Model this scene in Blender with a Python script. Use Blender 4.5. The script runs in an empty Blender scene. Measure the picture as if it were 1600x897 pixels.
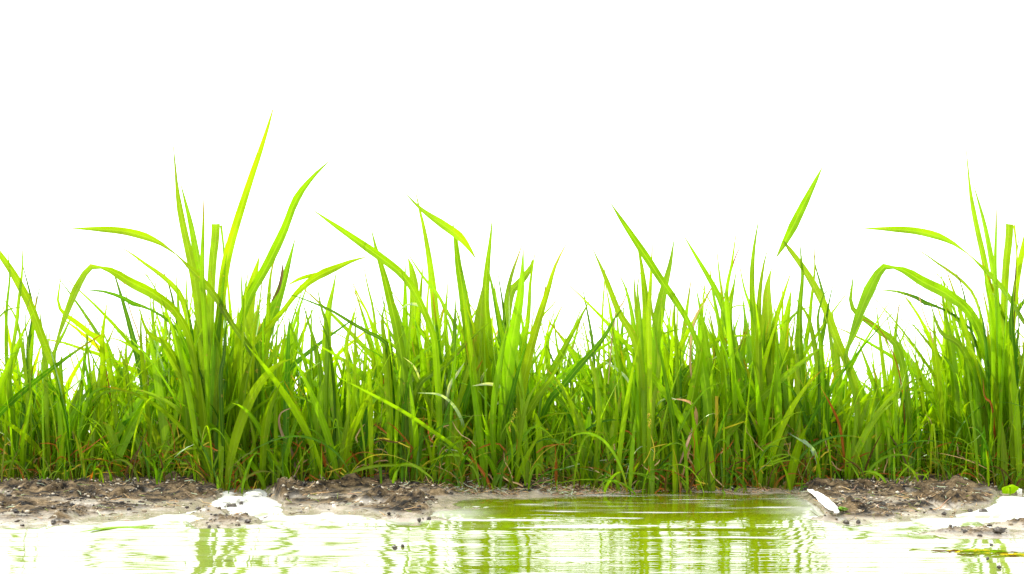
import bpy, math, random
import numpy as np
from mathutils import Vector

random.seed(7)
rng = np.random.default_rng(11)
C = bpy.context.scene.collection

# ------------------------------------------------------------------ camera
F = 2222.2          # focal length in pixels of a 1600 px wide picture (50 mm)
H = 0.382           # camera height above the water
HOR = 560.0         # picture row of the horizon
cam_d = bpy.data.cameras.new('camera')
cam_d.lens = 50; cam_d.sensor_width = 36; cam_d.clip_end = 6000; cam_d.clip_start = 0.02
cam_d.shift_y = (HOR - 448.5) / 1600.0
cam = bpy.data.objects.new('camera', cam_d); C.objects.link(cam)
cam.location = (0, 0, H); cam.rotation_euler = (math.radians(90), 0, 0)
bpy.context.scene.camera = cam


def at(px, py, Y):
    return ((px - 800) * Y / F, Y, H + (HOR - py) * Y / F)


# ------------------------------------------------------------------ light
world = bpy.data.worlds.new('World'); bpy.context.scene.world = world
world.use_nodes = True
nt = world.node_tree; nt.nodes.clear()
out = nt.nodes.new('ShaderNodeOutputWorld'); bg = nt.nodes.new('ShaderNodeBackground')
sky = nt.nodes.new('ShaderNodeTexSky'); sky.sky_type = 'NISHITA'; sky.sun_disc = False
SUN_EL, SUN_AZ = math.radians(50), math.radians(-60)      # azimuth from +Y towards +X
sky.sun_elevation = SUN_EL; sky.sun_rotation = SUN_AZ
sky.dust_density = 4; sky.air_density = 1
mix = nt.nodes.new('ShaderNodeMix'); mix.data_type = 'RGBA'
mix.inputs['Factor'].default_value = 0.9
mix.inputs['B'].default_value = (10.6, 10.6, 10.6, 1)          # bright even cloud veil
nt.links.new(sky.outputs[0], mix.inputs['A'])
nt.links.new(mix.outputs['Result'], bg.inputs['Color'])
bg.inputs['Strength'].default_value = 0.15
nt.links.new(bg.outputs[0], out.inputs[0])
sun_d = bpy.data.lights.new('sun', 'SUN'); sun_d.energy = 2.8; sun_d.angle = math.radians(0.6)
sun_d.color = (1, .95, .86)
sun = bpy.data.objects.new('sun', sun_d); C.objects.link(sun)
sd = Vector((math.sin(SUN_AZ) * math.cos(SUN_EL), math.cos(SUN_AZ) * math.cos(SUN_EL), math.sin(SUN_EL)))
sun.rotation_euler = (-sd).to_track_quat('-Z', 'Y').to_euler()
vs = bpy.context.scene.view_settings
vs.view_transform = 'Standard'; vs.look = 'None'; vs.gamma = 1; vs.exposure = 1.0
bpy.context.scene.cycles.max_bounces = 10
bpy.context.scene.cycles.diffuse_bounces = 7
bpy.context.scene.cycles.glossy_bounces = 4
bpy.context.scene.cycles.transmission_bounces = 8


# ------------------------------------------------------------------ noise
def _hash(ix, iy, seed):
    n = (ix.astype(np.int64) * 374761393 + iy.astype(np.int64) * 668265263 + seed * 1442695041) & 0x7fffffff
    n = ((n ^ (n >> 13)) * 1274126177) & 0x7fffffff
    n = n ^ (n >> 16)
    return (n & 0xffff) / 65535.0 * 2 * np.pi


def gnoise(x, y, seed=0):
    x0 = np.floor(x); y0 = np.floor(y); fx = x - x0; fy = y - y0
    u = fx * fx * fx * (fx * (fx * 6 - 15) + 10); v = fy * fy * fy * (fy * (fy * 6 - 15) + 10)

    def g(ax, ay):
        a = _hash(x0 + ax, y0 + ay, seed)
        return np.cos(a) * (fx - ax) + np.sin(a) * (fy - ay)
    a = g(0, 0) * (1 - u) + g(1, 0) * u
    b = g(0, 1) * (1 - u) + g(1, 1) * u
    return (a * (1 - v) + b * v) * 1.4


def fbm(x, y, oct=4, seed=0, gain=.5):
    s = 0; a = 1
    for k in range(oct):
        s = s + a * gnoise(x * 2 ** k, y * 2 ** k, seed + k * 17); a *= gain
    return s


def sstep(a, b, x):
    t = np.clip((x - a) / (b - a), 0, 1)
    return t * t * (3 - 2 * t)


# ------------------------------------------------------------------ terrain functions
WL = np.array([[-900, 800], [-300, 815], [0, 824], [60, 822], [130, 816], [220, 812], [280, 800], [305, 797], [330, 790], [350, 767], [378, 772], [404, 764], [426, 778], [446, 804],
               [520, 802], [560, 806], [600, 812], [655, 814], [690, 790], [740, 777], [800, 778], [900, 776], [960, 770],
               [1100, 768], [1230, 769], [1262, 778], [1285, 802], [1330, 822], [1390, 818], [1450, 812], [1500, 806],
               [1545, 796], [1566, 776], [1600, 774], [1700, 790], [1900, 815], [2500, 800]], float)


def water_Y(X, Y):
    px = 800 + X * F / Y
    return H * F / (np.interp(px, WL[:, 0], WL[:, 1]) - HOR)


def islet(X, Y, px, py, rx, ry):
    cy = H * F / (py - HOR); cx = (px - 800) * cy / F
    n = 1 + .45 * fbm(X * 9, Y * 9, 3, 5)
    return np.clip(1 - ((X - cx) / rx) ** 2 * n - ((Y - cy) / ry) ** 2 * n, -1, 1)


def ground_z(X, Y):
    X = np.asarray(X, float); Y = np.asarray(Y, float)
    d = Y - water_Y(X, Y) + 0.11 * fbm(X * 7, Y * 5, 4, 3)
    up = 0.030 * (1 - np.exp(-(np.maximum(d, 0) / .27) ** 1.4))
    dn = np.maximum(-0.06, 0.22 * np.minimum(d, 0))
    back = sstep(5.9, 5.5, Y)
    # broad mounds and hollows, then crumbly clods on the higher parts
    mound = 0.024 * fbm(X * 3.1 + 4, Y * 2.0, 3, 21)
    hollow = sstep(-.25, .35, fbm(X * 5.0, Y * 4.0, 3, 33))
    cl = np.abs(fbm(X * 12, Y * 9, 3, 41, .5))
    cl2 = np.maximum(0, fbm(X * 50, Y * 34, 3, 52))
    rough = sstep(0.02, 0.22, d) * hollow
    z = up + dn + rough * (mound + 0.035 * (cl - .2) + .010 * cl2) + sstep(0, .1, d) * .0022 * fbm(X * 45, Y * 45, 3, 8)
    for (a, b, rx, ry) in ((1530, 835, .13, .11), (1590, 822, .08, .07), (640, 812, .09, .05), (357, 816, .085, .16), (330, 803, .05, .1), (610, 792, .2, .12), (1297, 813, .05, .04), (95, 822, .04, .03)):
        s = islet(X, Y, a, b, rx, ry)
        z = np.maximum(z, np.where(s > 0, .012 * s + .013 * np.maximum(0, cl2) * s - .002, -1))
    z = z * back + (1 - back) * -0.06
    z = np.where(Y > 4.25, np.minimum(z, .05), z)
    return z


_gx = np.arange(-2.4, 2.4, .006); _gy = np.arange(2.2, 5.8, .006)
_GZ = ground_z(*np.meshgrid(_gx, _gy))


def gz(x, y):
    """Ground height looked up in a table."""
    i = min(max(int((x + 2.4) / .006), 0), len(_gx) - 1); j = min(max(int((y - 2.2) / .006), 0), len(_gy) - 1)
    return float(_GZ[j, i])


# ------------------------------------------------------------------ materials
def mat(name):
    m = bpy.data.materials.new(name); m.use_nodes = True
    m.node_tree.nodes.clear()
    return m, m.node_tree


def N(nt, t, **kw):
    n = nt.nodes.new(t)
    for k, v in kw.items():
        setattr(n, k, v)
    return n


def leaf_material(name, trans=.58, gloss=.32, tgain=(1.4, 1.38, .28)):
    m, t = mat(name); L = t.links.new
    o = N(t, 'ShaderNodeOutputMaterial')
    at_ = N(t, 'ShaderNodeAttribute', attribute_name='tint')
    uv = N(t, 'ShaderNodeUVMap', uv_map='uv')
    mp = N(t, 'ShaderNodeMapping'); mp.inputs['Scale'].default_value = (26, 5, 1)
    L(uv.outputs[0], mp.inputs[0])
    nz = N(t, 'ShaderNodeTexNoise'); nz.inputs['Scale'].default_value = 1; nz.inputs['Detail'].default_value = 2
    L(mp.outputs[0], nz.inputs['Vector'])
    r = N(t, 'ShaderNodeMapRange'); r.inputs['From Min'].default_value = .3; r.inputs['From Max'].default_value = .7
    r.inputs['To Min'].default_value = .86; r.inputs['To Max'].default_value = 1.14
    L(nz.outputs[0], r.inputs[0])
    geo = N(t, 'ShaderNodeNewGeometry')
    n2 = N(t, 'ShaderNodeTexNoise'); n2.inputs['Scale'].default_value = 14; n2.inputs['Detail'].default_value = 4
    L(geo.outputs['Position'], n2.inputs['Vector'])
    r2 = N(t, 'ShaderNodeMapRange'); r2.inputs['From Min'].default_value = .3; r2.inputs['From Max'].default_value = .7
    r2.inputs['To Min'].default_value = .8; r2.inputs['To Max'].default_value = 1.2
    L(n2.outputs[0], r2.inputs[0])
    mu = N(t, 'ShaderNodeMath', operation='MULTIPLY'); L(r.outputs[0], mu.inputs[0]); L(r2.outputs[0], mu.inputs[1])
    # pale midrib
    sp = N(t, 'ShaderNodeSeparateXYZ'); L(uv.outputs[0], sp.inputs[0])
    sb = N(t, 'ShaderNodeMath', operation='SUBTRACT'); sb.inputs[1].default_value = .5; L(sp.outputs[0], sb.inputs[0])
    ab = N(t, 'ShaderNodeMath', operation='ABSOLUTE'); L(sb.outputs[0], ab.inputs[0])
    rr = N(t, 'ShaderNodeMapRange'); rr.inputs['From Min'].default_value = .02; rr.inputs['From Max'].default_value = .075
    rr.inputs['To Min'].default_value = .3; rr.inputs['To Max'].default_value = 0
    L(ab.outputs[0], rr.inputs[0])
    sc = N(t, 'ShaderNodeVectorMath', operation='SCALE'); L(at_.outputs['Color'], sc.inputs[0]); L(mu.outputs[0], sc.inputs['Scale'])
    mx = N(t, 'ShaderNodeMix', data_type='RGBA'); mx.inputs['B'].default_value = (.34, .5, .05, 1)
    L(rr.outputs[0], mx.inputs['Factor']); L(sc.outputs[0], mx.inputs['A'])
    # scattered dry flecks
    n3 = N(t, 'ShaderNodeTexNoise'); n3.inputs['Scale'].default_value = 75; n3.inputs['Detail'].default_value = 3
    L(geo.outputs['Position'], n3.inputs['Vector'])
    r3 = N(t, 'ShaderNodeMapRange'); r3.inputs['From Min'].default_value = .66; r3.inputs['From Max'].default_value = .72
    r3.inputs['To Max'].default_value = .65; L(n3.outputs[0], r3.inputs[0])
    fk = N(t, 'ShaderNodeMix', data_type='RGBA'); fk.inputs['B'].default_value = (.30, .22, .05, 1)
    L(r3.outputs[0], fk.inputs['Factor']); L(mx.outputs['Result'], fk.inputs['A'])
    col = fk.outputs['Result']
    tg = N(t, 'ShaderNodeVectorMath', operation='MULTIPLY'); tg.inputs[1].default_value = tgain
    L(col, tg.inputs[0])
    bp = N(t, 'ShaderNodeBump'); bp.inputs['Strength'].default_value = .25; bp.inputs['Distance'].default_value = .002
    L(nz.outputs[0], bp.inputs['Height'])
    df = N(t, 'ShaderNodeBsdfDiffuse'); L(col, df.inputs[0]); L(bp.outputs[0], df.inputs['Normal'])
    tr = N(t, 'ShaderNodeBsdfTranslucent'); L(tg.outputs[0], tr.inputs[0])
    m1 = N(t, 'ShaderNodeMixShader'); m1.inputs[0].default_value = trans
    L(df.outputs[0], m1.inputs[1]); L(tr.outputs[0], m1.inputs[2])
    gl = N(t, 'ShaderNodeBsdfGlossy'); gl.inputs['Roughness'].default_value = gloss; L(bp.outputs[0], gl.inputs['Normal'])
    gl.inputs['Color'].default_value = (.9, 1, .8, 1)
    fr = N(t, 'ShaderNodeFresnel'); fr.inputs[0].default_value = 1.38
    fm = N(t, 'ShaderNodeMath', operation='MULTIPLY'); fm.inputs[1].default_value = .3; L(fr.outputs[0], fm.inputs[0])
    m2 = N(t, 'ShaderNodeMixShader'); L(fm.outputs[0], m2.inputs[0]); L(m1.outputs[0], m2.inputs[1]); L(gl.outputs[0], m2.inputs[2])
    L(m2.outputs[0], o.inputs[0])
    return m


M_LEAF = leaf_material('green_leaf')
M_DEAD = leaf_material('dry_leaf', .3, .6, (1.2, 1.0, .8))


def mud_material():
    m, t = mat('wet_mud'); L = t.links.new
    o = N(t, 'ShaderNodeOutputMaterial'); p = N(t, 'ShaderNodeBsdfPrincipled')
    geo = N(t, 'ShaderNodeNewGeometry')
    n1 = N(t, 'ShaderNodeTexNoise'); n1.inputs['Scale'].default_value = 22; n1.inputs['Detail'].default_value = 8; n1.inputs['Roughness'].default_value = .7
    L(geo.outputs['Position'], n1.inputs['Vector'])
    cr = N(t, 'ShaderNodeValToRGB'); e = cr.color_ramp.elements
    e[0].position = .42; e[0].color = (.004, .0028, .0012, 1); e[1].position = .74; e[1].color = (.235, .17, .09, 1)
    k = e.new(.5); k.color = (.058, .039, .017, 1)
    L(n1.outputs[0], cr.inputs[0])
    # grit and pale crumbs
    vo = N(t, 'ShaderNodeTexVoronoi'); vo.inputs['Scale'].default_value = 190
    L(geo.outputs['Position'], vo.inputs['Vector'])
    gr = N(t, 'ShaderNodeValToRGB'); ge = gr.color_ramp.elements
    ge[0].position = .0; ge[0].color = (1, 1, 1, 1); ge[1].position = .22; ge[1].color = (0, 0, 0, 1)
    L(vo.outputs['Distance'], gr.inputs[0])
    n3 = N(t, 'ShaderNodeTexNoise'); n3.inputs['Scale'].default_value = 60; L(geo.outputs['Position'], n3.inputs['Vector'])
    th = N(t, 'ShaderNodeMapRange'); th.inputs['From Min'].default_value = .5; th.inputs['From Max'].default_value = .62; L(n3.outputs[0], th.inputs[0])
    mm = N(t, 'ShaderNodeMath', operation='MULTIPLY'); L(gr.outputs[0], mm.inputs[0]); L(th.outputs[0], mm.inputs[1])
    mx = N(t, 'ShaderNodeMix', data_type='RGBA'); mx.inputs['B'].default_value = (.42, .37, .28, 1)
    L(mm.outputs[0], mx.inputs['Factor']); L(cr.outputs[0], mx.inputs['A'])
    wet = N(t, 'ShaderNodeAttribute', attribute_name='wet')
    sil = N(t, 'ShaderNodeMix', data_type='RGBA'); sil.inputs['B'].default_value = (.27, .235, .18, 1)
    wf = N(t, 'ShaderNodeMath', operation='MULTIPLY'); wf.inputs[1].default_value = .8; L(wet.outputs['Fac'], wf.inputs[0])
    L(wf.outputs[0], sil.inputs['Factor']); L(mx.outputs['Result'], sil.inputs['A'])
    L(sil.outputs['Result'], p.inputs['Base Color'])
    rg = N(t, 'ShaderNodeMapRange'); rg.inputs['To Min'].default_value = .9; rg.inputs['To Max'].default_value = .1
    L(wet.outputs['Fac'], rg.inputs[0]); L(rg.outputs[0], p.inputs['Roughness'])
    sp = N(t, 'ShaderNodeMapRange'); sp.inputs['To Min'].default_value = .2; sp.inputs['To Max'].default_value = .8
    L(wet.outputs['Fac'], sp.inputs[0]); L(sp.outputs[0], p.inputs['Specular IOR Level'])
    n2 = N(t, 'ShaderNodeTexNoise'); n2.inputs['Scale'].default_value = 130; n2.inputs['Detail'].default_value = 6
    L(geo.outputs['Position'], n2.inputs['Vector'])
    bs = N(t, 'ShaderNodeMapRange'); bs.inputs['To Min'].default_value = .9; bs.inputs['To Max'].default_value = .12
    L(wet.outputs['Fac'], bs.inputs[0])
    bp = N(t, 'ShaderNodeBump'); bp.inputs['Distance'].default_value = .012
    L(bs.outputs[0], bp.inputs['Strength']); L(n2.outputs[0], bp.inputs['Height']); L(bp.outputs[0], p.inputs['Normal'])
    L(p.outputs[0], o.inputs[0])
    return m


def water_material():
    m, t = mat('silty_water'); L = t.links.new
    o = N(t, 'ShaderNodeOutputMaterial'); p = N(t, 'ShaderNodeBsdfPrincipled')
    a = N(t, 'ShaderNodeAttribute', attribute_name='milk_and_glint')
    mx = N(t, 'ShaderNodeMix', data_type='RGBA')
    mx.inputs['A'].default_value = (.085, .108, .0005, 1); mx.inputs['B'].default_value = (.5, .5, .485, 1)  # B: pale silt film, with some white sky reflection put into the colour
    L(a.outputs['Fac'], mx.inputs['Factor']); L(mx.outputs['Result'], p.inputs['Base Color'])
    p.inputs['Roughness'].default_value = .03; p.inputs['IOR'].default_value = 3.3
    geo = N(t, 'ShaderNodeNewGeometry')
    mp = N(t, 'ShaderNodeMapping'); mp.inputs['Scale'].default_value = (9, 120, 1); L(geo.outputs['Position'], mp.inputs[0])
    n = N(t, 'ShaderNodeTexNoise'); n.inputs['Scale'].default_value = 1; n.inputs['Detail'].default_value = 2
    L(mp.outputs[0], n.inputs['Vector'])
    bp = N(t, 'ShaderNodeBump'); bp.inputs['Strength'].default_value = .008; bp.inputs['Distance'].default_value = .01
    L(n.outputs[0], bp.inputs['Height']); L(bp.outputs[0], p.inputs['Normal'])
    L(p.outputs[0], o.inputs[0])
    return m


def simple_material(name, col, rough=.6, var=.35, scale=60, bump=.4, spec=.5):
    m, t = mat(name); L = t.links.new
    o = N(t, 'ShaderNodeOutputMaterial'); p = N(t, 'ShaderNodeBsdfPrincipled')
    tc = N(t, 'ShaderNodeTexCoord')
    n = N(t, 'ShaderNodeTexNoise'); n.inputs['Scale'].default_value = scale; n.inputs['Detail'].default_value = 6
    L(tc.outputs['Object'], n.inputs['Vector'])
    cr = N(t, 'ShaderNodeValToRGB'); e = cr.color_ramp.elements
    e[0].position = .3; e[0].color = tuple(c * (1 - var) for c in col) + (1,)
    e[1].position = .7; e[1].color = tuple(min(1, c * (1 + var)) for c in col) + (1,)
    L(n.outputs[0], cr.inputs[0]); L(cr.outputs[0], p.inputs['Base Color'])
    p.inputs['Roughness'].default_value = rough; p.inputs['Specular IOR Level'].default_value = spec
    bp = N(t, 'ShaderNodeBump'); bp.inputs['Strength'].default_value = bump; bp.inputs['Distance'].default_value = .003
    L(n.outputs[0], bp.inputs['Height']); L(bp.outputs[0], p.inputs['Normal']); L(p.outputs[0], o.inputs[0])
    return m


M_MUD = mud_material(); M_WATER = water_material()
M_CLOD = simple_material('dark_clod', (.03, .022, .012), .5, .6, 90, .8)
M_STONE_GLINT = simple_material('stone_and_glint', (.6, .61, .53), .4, .4, 45, .5)  # stone colour, also used for the lumps added as wet glint
M_WHITE = simple_material('bleached_leaf', (.8, .8, .76), .5, .08, 80, .2)


# ------------------------------------------------------------------ mesh builder
TONE = dict(
    mid=(.145, .275, .002), bright=(.205, .37, .002), yellow=(.25, .42, .003), dark=(.06, .165, .003),
    lime=(.22, .38, .002), silver=(.52, .62, .46), rust=(.30, .075, .010), straw=(.52, .34, .17), olive=(.12, .155, .008),
    pink=(.42, .24, .16), gold=(.50, .40, .03), brown=(.09, .035, .012))


class MB:
    def __init__(s):
        s.v = []; s.f = []; s.uv = []; s.c = []

    def ribbon(s, P, W, cols, roll=0., twist=0., fold=.16, nc=5, vlen=None):
        """P: list of points, W: half widths, cols: list of tints along the blade."""
        n = len(P); base = len(s.v)
        acc = 0
        for i in range(n):
            a = P[max(i - 1, 0)]; b = P[min(i + 1, n - 1)]
            T = (b - a)
            if T.length < 1e-9: T = Vector((0, 0, 1))
            T.normalize()
            if i: acc += (P[i] - P[i - 1]).length
            r = roll + twist * i / (n - 1)
            vd = Vector((P[i].x * .2 + math.sin(r), -math.cos(r), .05))
            side = T.cross(vd)
            if side.length < .15: side = side + Vector((.15, 0, 0))
            side.normalize(); nn = side.cross(T); nn.normalize()
            w = W[i]
            for k in range(nc):
                u = k / (nc - 1) * 2 - 1
                dz = (abs(u) ** 1.3) * fold * w * 2
                s.v.append(P[i] + side * (u * w) + nn * dz)
                s.uv.append(((u + 1) / 2, acc * 4)); s.c.append(cols[i])
        for i in range(n - 1):
            for k in range(nc - 1):
                a = base + i * nc + k
                s.f.append((a, a + 1, a + nc + 1, a + nc))

    def tube(s, P, R, cols, ns=6):
        n = len(P); base = len(s.v); acc = 0
        for i in range(n):
            T = (P[min(i + 1, n - 1)] - P[max(i - 1, 0)]).normalized()
            A = T.cross(Vector((0.1, 1, 0.05))).normalized(); B = T.cross(A).normalized()
            if i: acc += (P[i] - P[i - 1]).length
            for k in range(ns):
                an = 2 * math.pi * k / ns
                s.v.append(P[i] + (A * math.cos(an) + B * math.sin(an)) * R[i])
                s.uv.append((k / ns, acc * 4)); s.c.append(cols[i])
        for i in range(n - 1):
            for k in range(ns):
                k2 = (k + 1) % ns
                s.f.append((base + i * ns + k, base + i * ns + k2, base + (i + 1) * ns + k2, base + (i + 1) * ns + k))
        s.f.append(tuple(base + (n - 1) * ns + k for k in range(ns)))

    def build(s, name, m, parent=None, origin=None):
        me = bpy.data.meshes.new(name)
        o0 = origin or Vector((0, 0, 0))
        me.from_pydata([tuple(p - o0) for p in s.v], [], s.f)
        ca = me.color_attributes.new('tint', 'FLOAT_COLOR', 'POINT')
        ca.data.foreach_set('color', np.array([(c[0], c[1], c[2], 1) for c in s.c], np.float32).ravel())
        uvl = me.uv_layers.new(name='uv')
        li = np.zeros(len(me.loops), np.int32); me.loops.foreach_get('vertex_index', li)
        uvl.data.foreach_set('uv', np.array(s.uv, np.float32)[li].ravel())
        me.polygons.foreach_set('use_smooth', np.ones(len(me.polygons), bool))
        me.materials.append(m); me.update()
        o = bpy.data.objects.new(name, me); C.objects.link(o)
        if parent: o.parent = parent
        elif origin: o.location = origin
        return o


def spline(pts, n):
    """Catmull-Rom through rows of numbers, resampled at n even steps."""
    p = np.array(pts, float)
    if len(p) == 2: p = np.array([p[0], (p[0] + p[1]) / 2, p[1]])
    q = np.vstack([2 * p[0] - p[1], p, 2 * p[-1] - p[-2]])
    res = []
    for i in range(len(p) - 1):
        a, b, c, d = q[i:i + 4]
        for t in np.linspace(0, 1, 12, endpoint=False):
            res.append(.5 * ((2 * b) + (-a + c) * t + (2 * a - 5 * b + 4 * c - d) * t * t + (-a + 3 * b - 3 * c + d) * t ** 3))
    res.append(p[-1]); res = np.array(res)
    dl = np.r_[0, np.cumsum(np.hypot(np.diff(res[:, 0]), np.diff(res[:, 1])))]
    tt = np.linspace(0, dl[-1], n)
    return np.stack([np.interp(tt, dl, res[:, k]) for k in range(res.shape[1])], 1)


def prof(t, peak=.5, tip=1.0, basew=.45):
    t = np.asarray(t, float)
    up = basew + (1 - basew) * np.sin(np.clip(t / peak, 0, 1) * np.pi / 2)
    dn = np.cos(np.clip((t - peak) / (1 - peak), 0, 1) * np.pi / 2) ** tip
    return np.where(t < peak, up, dn)


def tints(tone, n, tipc=None, basec=None, r=random, dead=0.0):
    tl = tone if isinstance(tone, tuple) else (tone, tone)
    ta = np.array([TONE[k] for k in tl]) * (1 + r.uniform(-.14, .14)) * np.array([1 + r.uniform(-.15, .15), 1, 1])
    out = []
    for i in range(n):
        t = i / (n - 1)
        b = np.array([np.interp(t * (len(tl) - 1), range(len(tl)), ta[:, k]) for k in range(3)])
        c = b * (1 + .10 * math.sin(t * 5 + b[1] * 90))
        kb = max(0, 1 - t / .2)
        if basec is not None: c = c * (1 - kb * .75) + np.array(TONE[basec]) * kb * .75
        if tipc is not None:
            kt = max(0, (t - .86) / .14); c = c * (1 - kt) + np.array(TONE[tipc]) * kt
        out.append(tuple(c))
    return out


# --------- a traced blade: pts run from the root to the tip in picture pixels at distance Y
def traced(mb, pts, w, tone, Y, o={}):
    n = o.get('n', 26)
    s = spline(pts, n)
    t = np.linspace(0, 1, n)
    if 'ws' in o:        # explicit widths along the blade
        ws = np.array(o['ws'], float); wid = np.interp(t, ws[:, 0], ws[:, 1]) * w
    else:
        wid = prof(t, o.get('peak', .55), o.get('tip', .9), o.get('basew', .5)) * w
    lean = o.get('lean', random.uniform(-.16, .16)); bow = random.uniform(-.05, .05)
    roll = o.get('roll', random.uniform(-.45, .45)); tw = o.get('twist', random.uniform(-.5, .5))
    P = []; W = []
    for i in range(n):
        y = Y + lean * t[i] ** 1.5 + bow * math.sin(t[i] * math.pi)
        P.append(Vector(at(s[i, 0], s[i, 1], y)))
        W.append(max(wid[i], .25) * .5 * y / F / max(.75, math.cos(roll + tw * t[i])))
    if o.get('root', True):
        g = gz(P[0].x, P[0].y)
        if P[0].z > g - .01: P[0].z = g - .012
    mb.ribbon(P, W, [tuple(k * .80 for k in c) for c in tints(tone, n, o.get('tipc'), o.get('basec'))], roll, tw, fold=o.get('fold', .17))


# --------- a free blade grown from the ground
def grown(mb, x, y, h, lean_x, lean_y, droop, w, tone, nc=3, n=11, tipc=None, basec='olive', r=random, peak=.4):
    z0 = gz(x, y) - .01
    P = []
    for i in range(n):
        t = i / (n - 1)
        hx = lean_x * (t ** 1.6); hy = lean_y * (t ** 1.6)
        z = h * (t - droop * t ** 3)
        P.append(Vector((x + hx, y + hy, z0 + z)))
    W = [max(a, .03) * w / 2 for a in prof(np.linspace(0, 1, n), peak, .9, .5)]
    mb.ribbon(P, W, tints(tone, n, tipc, basec, r), r.uniform(-1.1, 1.1), r.uniform(-1, 1), fold=r.uniform(.1, .3), nc=nc)


def pick(r, table):
    k = r.random() * sum(a for _, a in table)
    for nme, a in table:
        k -= a
        if k <= 0: return nme
    return table[-1][0]


ENV = np.array([[-200, 470], [0, 500], [60, 505], [130, 545], [200, 500], [240, 440], [300, 430], [370, 430], [440, 465], [480, 500], [560, 505], [600, 455],
                [660, 450], [760, 455], [820, 440], [870, 480], [900, 520], [950, 520], [985, 445], [1050, 455], [1100, 450], [1160, 440],
                [1220, 460], [1260, 500], [1300, 505], [1368, 545], [1438, 500], [1478, 440], [1600, 430], [1900, 450]], float)

ENV[:, 1] -= 24
GREEN = (('mid', 5), ('bright', 5), ('lime', 3), ('yellow', .35), ('dark', 1.6))


def thing(name, label, cat, loc, group=None):
    o = bpy.data.objects.new(name, None); o.empty_display_size = .05
    C.objects.link(o); o.location = loc
    o['label'] = label; o['category'] = cat
    if group: o['group'] = group
    return o


def tag(o, label, cat, group=None):
    o['label'] = label; o['category'] = cat
    if group: o['group'] = group
    return o


CL = []      # list of clumps: (base px, depth, label, copy label, blades, options)


def clump(bx, Y, label, blades, copy=None, nf=52, **o):
    CL.append((bx, Y, label, blades, copy, nf, o))


T = 'tip'
# blades: (width px, tone, [root ... tip], options)
clump(22, 4.20, 'sparse grass clump under a long slanting blade, with a bleached white leaf low down', [
    (11, 'mid', [(26, 757), (23, 665), (18, 614), (12, 560), (11, 500), (13, 466), (16, 434), (14, 405), (11, 370)], dict(peak=.35)),
    (6, 'bright', [(8, 757), (10, 650), (16, 580), (20, 548), (27, 500), (29, 474), (35, 420), (34, 370)], {}),
    (7, 'mid', [(-20, 757), (-22, 620), (-12, 520), (8, 487), (26, 481), (44, 479)], {}),
    (8, 'bright', [(36, 757), (44, 640), (38, 560), (28, 505), (22, 490), (8, 470), (-4, 462)], {}),
    (4, 'yellow', [(44, 757), (44, 725), (40, 700), (33, 680), (26, 678), (20, 688)], {}),
    (4, 'silver', [(42, 757), (38, 715), (28, 697), (12, 687), (-4, 678)], {}),
    (7, 'mid', [(5, 757), (2, 700), (-2, 640), (-8, 570)], {}),
    (7, 'lime', [(34, 757), (36, 690), (44, 650), (52, 600)], {}),
], copy='sparse grass clump behind the bright white fallen leaf, one blade tip snapped over')
clump(95, 4.17, 'grass clump whose broad pale blade slants far up to the picture edge, with rusty stems', [
    (15, 'lime', [(99, 757), (102, 680), (97, 610), (86, 573), (70, 535), (57, 500), (45, 470), (20, 425), (-8, 386), (-14, 377)], dict(ws=[(0, .5), (.3, .8), (.6, 1), (.8, .9), (.96, .55), (1, .12)], lean=.0)),
    (7, 'dark', [(60, 757), (56, 640), (44, 552), (49, 515), (52, 482), (46, 452), (36, 415), (33, 394)], {}),
    (5, 'dark', [(44, 757), (42, 620), (44, 550), (52, 505), (57, 474), (64, 444), (71, 426)], {}),
    (5, 'mid', [(52, 757), (46, 560), (40, 500), (49, 461), (58, 450), (66, 441)], {}),
    (11, 'lime', [(95, 757), (97, 690), (105, 660), (114, 635), (128, 598)], {}),
    (10, 'dark', [(72, 757), (64, 700), (48, 672), (30, 642)], {}),
    (3.5, 'rust', [(84, 757), (81, 715), (75, 670), (64, 640), (44, 604)], dict(tipc='gold')),
    (9, 'bright', [(80, 757), (74, 650), (72, 580), (66, 520), (62, 480)], {}),
    (7, 'bright', [(118, 757), (125, 680), (137, 630), (150, 610), (175, 606)], {}),
    (6, 'bright', [(88, 757), (100, 640), (84, 560), (100, 520), (120, 478)], {}),
], copy='grass clump holding up the long diagonal blade in front of the dark mud mound')
clump(165, 4.22, 'low tangle of fine grass and thin rusty stems behind the crumbly mud mound', [
    (10, 'bright', [(185, 757), (182, 640), (165, 545), (140, 520), (115, 500), (98, 488), (91, 470), (93, 450), (96, 424)], dict(peak=.6)),
    (2, 'rust', [(180, 757), (170, 600), (140, 520), (95, 492), (57, 476)], {}),
    (9, 'bright', [(168, 757), (160, 660), (162, 590), (160, 530), (168, 467)], {}),
    (6, 'lime', [(140, 757), (150, 640), (160, 560), (175, 520), (184, 498)], {}),
    (7, 'lime', [(125, 757), (128, 690), (138, 640), (155, 616), (180, 609), (215, 613), (250, 620), (276, 622)], dict(ws=[(0, .5), (.3, 1), (.5, .9), (.7, .5), (1, .25)], tipc='gold')),
    (8, 'bright', [(155, 757), (150, 650), (140, 560), (130, 470)], {}),
    (6, 'mid', [(200, 757), (196, 660), (190, 600), (170, 540), (150, 490)], {}),
    (3, 'gold', [(118, 757), (128, 735), (150, 722), (175, 722)], dict(tipc='rust')),
    (3.5, 'lime', [(190, 757), (172, 735), (165, 700), (150, 690)], {}),
], copy='low tangle of fine grass and gold stems between the diagonal blade and the tall stand')
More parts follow.
